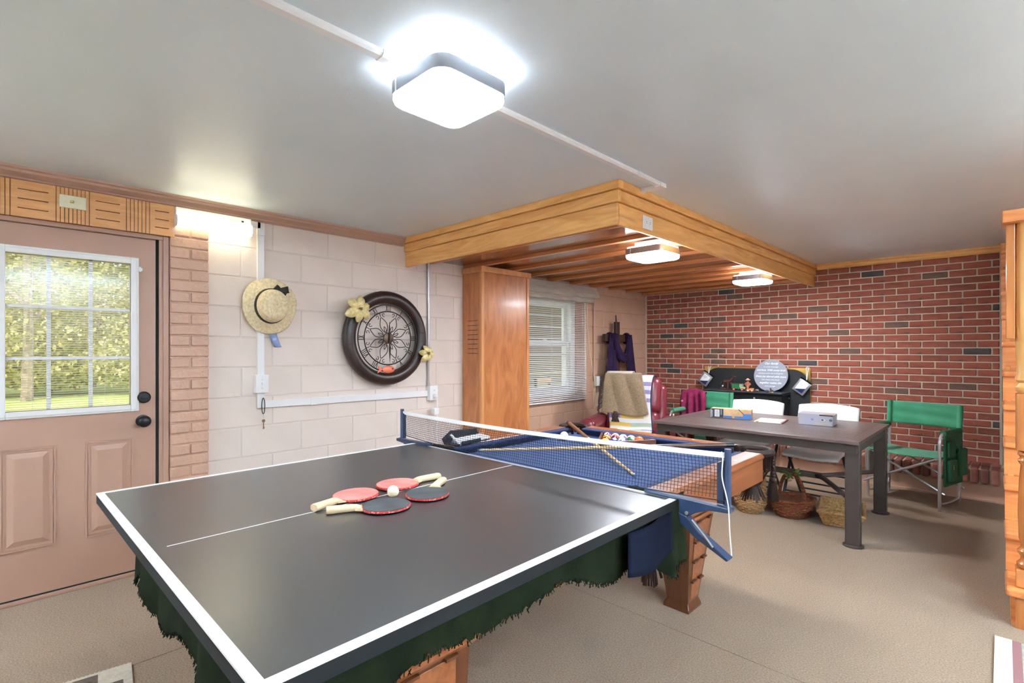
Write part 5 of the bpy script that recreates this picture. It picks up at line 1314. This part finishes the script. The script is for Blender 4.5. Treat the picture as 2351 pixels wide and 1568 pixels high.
# quilt over the seat and back
qt = thing('patchwork_quilt', 'patchwork quilt in cream yellow and lilac strips over the recliner', 'quilt', tuple(rc.location), tuple(rc.rotation_euler))
Q = [(-.44, .44), (-.42, .478), (-.1, .483), (.05, .49)] + [tuple(rcb((0, -.152, z)))[1:] for z in (.10, .22, .30, .45, .56)] + [tuple(rcb((0, y, z)))[1:] for y, z in ((-.11, .645), (-.02, .662), (.10, .64), (.20, .55), (.205, .40))]
QP = smooth_path(Q, 60, 2)
def quilt_mat():
    m = mat('quilt_patchwork', (236, 232, 222), rough=.9, bump=.2, bs=120)
    nt = m.node_tree; N = nt.nodes; L = nt.links; b = N['Principled BSDF']
    uv = N.new('ShaderNodeUVMap'); mp = N.new('ShaderNodeMapping'); mp.inputs['Scale'].default_value = (3.6, 36, 1)
    L.new(uv.outputs[0], mp.inputs[0])
    sp = N.new('ShaderNodeSeparateXYZ'); L.new(mp.outputs[0], sp.inputs[0])
    fy = N.new('ShaderNodeMath'); fy.operation = 'FLOOR'; L.new(sp.outputs[1], fy.inputs[0])
    ml = N.new('ShaderNodeMath'); ml.operation = 'MULTIPLY'; ml.inputs[1].default_value = .43; L.new(fy.outputs[0], ml.inputs[0])
    ad = N.new('ShaderNodeMath'); ad.operation = 'ADD'; L.new(sp.outputs[0], ad.inputs[0]); L.new(ml.outputs[0], ad.inputs[1])
    fx = N.new('ShaderNodeMath'); fx.operation = 'FLOOR'; L.new(ad.outputs[0], fx.inputs[0])
    cb_ = N.new('ShaderNodeCombineXYZ'); L.new(fx.outputs[0], cb_.inputs[0]); L.new(fy.outputs[0], cb_.inputs[1])
    wn_ = N.new('ShaderNodeTexWhiteNoise'); wn_.noise_dimensions = '2D'; L.new(cb_.outputs[0], wn_.inputs['Vector'])
    rp = N.new('ShaderNodeValToRGB'); rp.color_ramp.interpolation = 'CONSTANT'
    cols = [(0, (206, 206, 208)), (.10, (206, 170, 86)), (.45, (214, 206, 186)), (.54, (160, 172, 152)), (.66, (138, 126, 168)), (.86, (70, 62, 116)), (.93, (190, 120, 92)), (.96, (206, 200, 186))]
    while len(rp.color_ramp.elements) < len(cols): rp.color_ramp.elements.new(.5)
    for e, (p_, c_) in zip(rp.color_ramp.elements, cols): e.position = p_; e.color = lin(c_)
    L.new(wn_.outputs['Value'], rp.inputs[0])
    md = N.new('ShaderNodeMath'); md.operation = 'PINGPONG'; md.inputs[1].default_value = 1; L.new(fy.outputs[0], md.inputs[0])
    mx = N.new('ShaderNodeMix'); mx.data_type = 'RGBA'; mx.inputs[7].default_value = lin((206, 206, 208)); L.new(rp.outputs[0], mx.inputs[6]); L.new(md.outputs[0], mx.inputs[0])
    L.new(mx.outputs[2], b.inputs['Base Color'])
    return m
def ql(u, v):
    y, z = path_pt(QP, v)
    return (-.235 + u * .44 + .02 * math.sin(v * 9), y - .006 * abs(math.sin(u * 7 + v * 5)), z + .004 * math.sin(u * 9))
MB().grid(ql, 24, 70).build('quilt_face', quilt_mat(), qt, smooth=True, solid=.010, ang=80)
MB().tube([tuple(Vector(ql(1.0, k / 50)) + Vector((.004, 0, 0))) for k in range(51)], .007, 6).build('navy_binding', mat('quilt_navy_edge', (38, 40, 74), rough=.9), qt, smooth=True)
# brown throw over the quilt
tw = thing('brown_throw', 'tan woven throw with dark fringe hung over the recliner back', 'throw', tuple(rc.location), tuple(rc.rotation_euler))
M_throw = mat('tan_weave', (146, 124, 96), rough=.95, c2=(124, 104, 80), vs=80, bump=.5, bs=220, sheen=.2)
Tp = [tuple(rcb((0, -.19, z)))[1:] for z in (.25, .33, .44, .56)] + [tuple(rcb((0, y, z)))[1:] for y, z in ((-.15, .66), (-.03, .69), (.12, .66), (.225, .56), (.23, .40))]
TP = smooth_path(Tp, 60, 2)
def th(u, v):
    y, z = path_pt(TP, v); front = max(0, 1 - v * 1.9)
    x = -.30 + u * .34 + .16 * front * (u - .15) + .05 * v * u
    z2 = z - .05 * front * math.sin(u * PI) + .03 * front * math.sin(u * 5) - .03 * front * (1 - u)
    return (x, y - .016 * abs(math.sin(u * 8 + 5 * v)) * (1 - .4 * v), z2)
MB().grid(th, 40, 60).build('throw_body', M_throw, tw, smooth=True, solid=.008, ang=80)
M_fr = mat('dark_brown_fringe', (60, 44, 38), rough=.95)
m = MB(); rr = random.Random(9)
for k in range(34):
    v = .06 + .62 * k / 34; p = Vector(th(0, v)); m.tube([tuple(p), tuple(p + Vector((-.03 + rr.uniform(-.01, .01), -.02, -.03))), tuple(p + Vector((-.035 + rr.uniform(-.015, .015), -.015, -.10)))], .006, 5)
for k in range(14):
    p = Vector(th(.30 + .03 * math.sin(k), .02)); m.tube([tuple(p), tuple(p + Vector((rr.uniform(-.02, .02), -.012, -.05))), tuple(p + Vector((rr.uniform(-.03, .03), -.005, -.11)))], .006, 5)
m.build('fringe', M_fr, tw, smooth=True, kind='stuff')
cr = thing('cream_headrest_towel', 'cream towel laid over the left top of the recliner back', 'towel', tuple(rc.location), tuple(rc.rotation_euler))
CP_ = smooth_path([tuple(rcb((0, -.165, .40)))[1:], tuple(rcb((0, -.165, .56)))[1:], tuple(rcb((0, -.10, .685)))[1:], tuple(rcb((0, .06, .715)))[1:], tuple(rcb((0, .21, .66)))[1:], tuple(rcb((0, .22, .45)))[1:]], 40, 2)
MB().grid(lambda u, v: (-.30 + u * .28, path_pt(CP_, v)[0], path_pt(CP_, v)[1] + .02 * max(0, v - .3)), 8, 40).build('towel', mat('cream_towel', (214, 200, 180), rough=.95), cr, smooth=True, solid=.010, ang=80)

# ---- wooden cross with purple cloth
M_cross = wood('dark_cross_wood', (66, 40, 32), (46, 28, 24), 'z', rough=.5, scale=4)
cx_ = thing('wooden_cross', 'tall dark wooden cross standing against the tan wall', 'cross', (.10, 5.575, 0))
MB().box(-.02, .02, -.042, .042, 0, 1.69).build('upright', M_cross, cx_, bevel=.004)
MB().bar((0, -.285, 1.485), (0, .325, 1.480), .05, .092).build('crossbeam', M_cross, cx_, bevel=.004)
MB().cyl((0, -.012, 1.66), (0, -.022, 1.775), .012, .008, 8).build('top_peg', M_cross, cx_)
MB().box(-.085, .16, -.20, .20, 0, .05).build('foot', M_cross, cx_, bevel=.006)
pc = thing('purple_cloth', 'deep purple cloth draped over the arms of the wooden cross', 'cloth', (.10, 5.575, 1.48))
M_pur = mat('purple_cloth', (46, 30, 62), rough=.85, c2=(36, 22, 50), vs=8, spec=.2)
def fall(yc0, yc1, w0, w1, z1, ph):
    def fn(u, v):
        yc = yc0 + (yc1 - yc0) * v; w = w0 + (w1 - w0) * v
        return (.042 + .016 * math.sin(u * 14 + ph) * (.4 + v * .6), yc + (u - .5) * w, .05 - (.05 - z1) * v + .03 * math.sin(u * 3) * v)
    return fn
MB().grid(fall(-.165, -.20, .12, .25, -.60, 0), 20, 20).build('left_fall', M_pur, pc, smooth=True, solid=.006, ang=80)
MB().grid(fall(.225, .275, .13, .26, -.55, 2), 20, 20).build('right_fall', M_pur, pc, smooth=True, solid=.006, ang=80)
m = MB()
for o_ in (0, 1, 2):
    m.tube(smooth_path([(.05 + .01 * o_, -.17 + .02 * o_, .05), (.055, -.10, -.06 - .03 * o_), (.06, .0, -.20 - .035 * o_), (.062, .10, -.235 - .03 * o_), (.058, .17, -.15), (.05, .22, .04)], 26), .032, 8)
m.build('swag', M_pur, pc, smooth=True)
for y in (-.165, .225):
    MB().tube([(.048 * math.cos(a) , y, .0 + .062 * math.sin(a)) for a in [2 * PI * k / 16 for k in range(16)]], .018, 6, closed=True).build('wrap', M_pur, pc, smooth=True)

# ================================================================== STAIRCASE AND RUGS
sc_ = thing('staircase', 'orange pine staircase rising away along the right edge', 'staircase', (4.15, 3.40, 0))
NY0, RUN, RISE, ZT0, XS0, XS1 = 3.405, .263, .2, .19, 3.688, 4.62
for k in range(11):
    y = NY0 + k * RUN; z = ZT0 + k * RISE
    if z > H - .02: break
    WB(sc_).box(XS0, XS1, y, min(y + RUN + .03, 6.45), z - .038, z).build('tread', M_stair, sc_, bevel=.012, seg=3)
    z0 = 0 if k == 0 else z - RISE
    WB(sc_).box(XS0 + (.034 if k == 0 else .004), XS1 - .004, y + .028, y + .046, z0, z - .038).build('riser', M_newel if k == 0 else M_stair, sc_)
WB(sc_).box(XS0 + .004, XS1 - .004, NY0 + 11 * RUN - .02, NY0 + 11 * RUN, 2.19, H - .004).build('riser', M_stair, sc_)
WB(sc_).prism([(3.46, 0), (3.75, 0), (6.40, 2.05), (6.40, 2.17), (6.2, 2.15)], 'x', XS0 + .02, XS0 + .045).build('stringer', M_stair, sc_)
def newel(x, label):
    y = 3.50; q = .044
    nw = WB(sc_).box(x - q, x + q, y - q, y + q, .19, .275).build('newel_base', M_newel, sc_, bevel=.004)
    P = [(.030, .275), (.040, .285), (.042, .300), (.030, .315), (.026, .33), (.038, .35), (.040, .362), (.028, .378), (.026, .39), (.034, .42), (.037, .55), (.033, .70), (.027, .775), (.034, .785), (.038, .797), (.030, .808), (.030, .815), (.038, .825), (.036, .838), (.030, .846)]
    WB(sc_).lathe(P, 20, 'z', (x, y, 0)).build('newel_turning', M_newel, sc_, smooth=True, ang=40)
    WB(sc_).box(x - q, x + q, y - q, y + q, .846, 1.120).build('newel_block', M_newel, sc_, bevel=.006)
    P = [(.032, 1.12), (.044, 1.135), (.046, 1.15), (.036, 1.165), (.034, 1.172), (.047, 1.185), (.047, 1.20), (.040, 1.215), (.044, 1.30), (.050, 1.60), (.048, 1.88), (.046, 1.943)]
    WB(sc_).lathe(P, 20, 'z', (x, y, 0)).build('newel_column', wood('pale_newel_wood', (236, 186, 116), (216, 156, 88), 'z', rough=.3, scale=2), sc_, smooth=True, ang=40)
newel(3.768, ''); newel(4.56, '')
WB(sc_).box(3.676, 4.66, 3.415, 3.585, 1.943, 2.002).build('header_beam', M_stair, sc_, bevel=.004)
WB(sc_).box(3.690, 3.722, 3.46, 3.54, 1.385, 1.943).build('side_board', M_newel, sc_, bevel=.003)

sc_.rotation_euler = (0, 0, .021)
rg = thing('striped_rug', 'cream rug with maroon stripe at the foot of the stairs', 'rug', (3.665, 2.26, 0), (0, 0, .01))
M_rugc = mat('rug_cream', (214, 208, 190), rough=.98, var=.08, vs=60, bump=.6, bs=200)
MB().box(0, 1.0, 0, .985, .001, .008).build('rug_field', mat('rug_green_grey', (150, 156, 134), rough=.98, c2=(196, 196, 176), vs=26, bump=.6, bs=200), rg)
MB().box(-.002, .055, -.002, .987, .001, .010).build('cream_border', M_rugc, rg)
MB().box(.055, .085, 0, .985, .001, .0095).build('maroon_stripe', mat('rug_maroon', (136, 92, 92), rough=.98, bump=.6, bs=200), rg)
r2 = thing('brown_rug', 'small cream and brown woven mat on the carpet near the door', 'rug', (1.052, .402, 0), (0, 0, -.12))
MB().box(0, .9, -.55, 0, .001, .007).build('mat_field', mat('mat_cream', (196, 184, 166), rough=.98, var=.1, vs=60, bump=.6, bs=200), r2)
M_mbr = mat('mat_brown', (92, 76, 64), rough=.98, var=.1, vs=60, bump=.6, bs=200)
for (a, b, c, d) in ((.02, .10, -.19, -.11), (.06, .30, -.36, -.13), (.12, .20, -.13, -.03), (.34, .5, -.5, -.02)): MB().box(a, b, c, d, .007, .0085).build('brown_block', M_mbr, r2)
m = MB()
for k in range(40): m.bar((-.0, -.55 + k * .0138, .004), (-.012, -.55 + k * .0138 + .002, .003), .003, .002)
m.build('mat_fringe', MATS['mat_cream'], r2, kind='stuff')

# ================================================================== OUTDOORS
M_grass = mat('lawn', (176, 190, 100), rough=.95, c2=(198, 204, 128), vs=1.5, bump=.5, bs=30)
MB().box(-70, -.2, -45, 60, -.25, -.10).build('lawn', M_grass, kind='structure', label='sunlit lawn outside the door')
M_bark = mat('pale_bark', (170, 150, 130), rough=.9, var=.2, vs=8)
def leafy(name, label, x, y, h, cr, cz, n, c, c2, seed, trunk=.09, ls=.16):
    r_ = random.Random(seed)
    t = thing(name, label, 'tree' if h > 3 else 'shrub', (x, y, -.10), group='trees and shrubs beyond the lawn')
    m = MB()
    top_ = Vector((r_.uniform(-.3, .3), r_.uniform(-.3, .3), h * .8)); m.tube(smooth_path([(0, 0, 0), (.1, .05, h * .3), tuple(top_)], 10), trunk, 8, r_end=trunk * .3)
    for k in range(7):
        z = h * (.2 + .08 * k); a = k * 2.3; m.tube(smooth_path([(0, 0, z), (cr * .4 * math.cos(a), cr * .4 * math.sin(a), z + cr * .45), (cr * .9 * math.cos(a), cr * .9 * math.sin(a), z + cr * .8)], 8), trunk * .5, 5, r_end=.01)
    m.build('trunk', M_bark, t, smooth=True)
    m = MB()
    for k in range(n):
        d = Vector((r_.gauss(0, 1), r_.gauss(0, 1), r_.gauss(0, 1))).normalized() * (r_.random() ** .45)
        p = Vector((d.x * cr, d.y * cr, cz + d.z * (h - cz) if d.z > 0 else cz + d.z * (cz - .15)))
        a = Vector((r_.gauss(0, 1), r_.gauss(0, 1), r_.gauss(0, 1))).normalized() * ls * r_.uniform(.5, 1.1); b = a.orthogonal().normalized() * ls * .5
        m.add([tuple(p - a), tuple(p + b), tuple(p + a), tuple(p - b)], [(0, 1, 2, 3)])
    m.build('foliage', mat('leaf_%s' % seed, c, rough=.7, c2=c2, vs=3), t, kind='stuff')
L1, L2 = (172, 172, 92), (208, 196, 122)
sh = [(-17.5, -1.5, 2.6, 1.8, 1.0), (-18.0, 1.2, 2.3, 1.7, .9), (-17.2, 3.6, 2.7, 1.9, 1.0), (-18.6, 6.2, 2.5, 1.8, 1.0), (-20.5, -.2, 5.0, 2.2, 2.4), (-21.0, 2.6, 4.8, 2.3, 2.3), (-20.8, 5.2, 5.2, 2.3, 2.5), (-26, .4, 10.5, 3.2, 6.0), (-27, 4.6, 11.0, 3.4, 6.2), (-16.0, .6, 7.4, 1.6, 5.2)]
lab = ['low leafy shrub at the left of the view through the door', 'low leafy shrub in the middle of the view through the door', 'low leafy shrub at the right of the view through the door', 'leafy shrub farthest right beyond the lawn', 'mid-height bush behind the shrubs at left', 'mid-height bush behind the middle shrub', 'mid-height bush behind the right shrubs', 'tall tree far behind the lawn at left', 'tall tree far behind the lawn at right', 'slender pale-trunked tree at the edge of the lawn']
for i, (x, y, h, cr, cz) in enumerate(sh):
    leafy('leafy_tree' if h > 3 else 'garden_shrub', lab[i], x, y, h, cr, cz, 3200 if h < 6 else (700 if i == 9 else 3200), L1 if i % 3 else (150, 140, 92), L2 if i % 2 else (214, 200, 150), i, .14 if h > 6 else .06, .11 if h < 6 else (.12 if i == 9 else .26))
# porch seen through the window
pw = thing('porch_screen', 'tan board porch wall outside the window', 'wall', (-3.2, 8.2, -.1))
for k in range(12): MB().box(-.03, .03, -2.6, 2.6, k * .24, k * .24 + .23).build('board', mat('porch_board', (150, 134, 118), rough=.8, var=.08, vs=3), pw)
MB().box(-3.4, -.2, 4.9, 11, 2.55, 2.65).build('porch_roof', mat('porch_roof', (120, 112, 104), rough=.9), label='flat porch roof outside the window', cat='roof')
pbn = thing('porch_chair', 'dark iron porch chair with wooden seat outside the window', 'chair', (-1.3, 6.15, -.10), (0, 0, 1.9))
for s_ in (-1, 1):
    MB().tube(smooth_path([(s_ * .28, -.25, 0), (s_ * .28, -.25, .55), (s_ * .28, -.1, .68), (s_ * .28, .2, .66)], 16), .022, 8).build('arm_frame', M_blackmetal, pbn, smooth=True)
    MB().tube([(s_ * .28, .22, 0), (s_ * .28, .3, 1.0)], .022, 8).build('rear_post', M_blackmetal, pbn)
for k in range(5): MB().box(-.28, .28, -.25 + k * .1, -.16 + k * .1, .42, .445).build('seat_slat', M_pine_x, pbn)
for k in range(4): MB().box(-.28, .28, .26, .285, .55 + k * .12, .63 + k * .12).build('back_slat', M_pine_x, pbn)
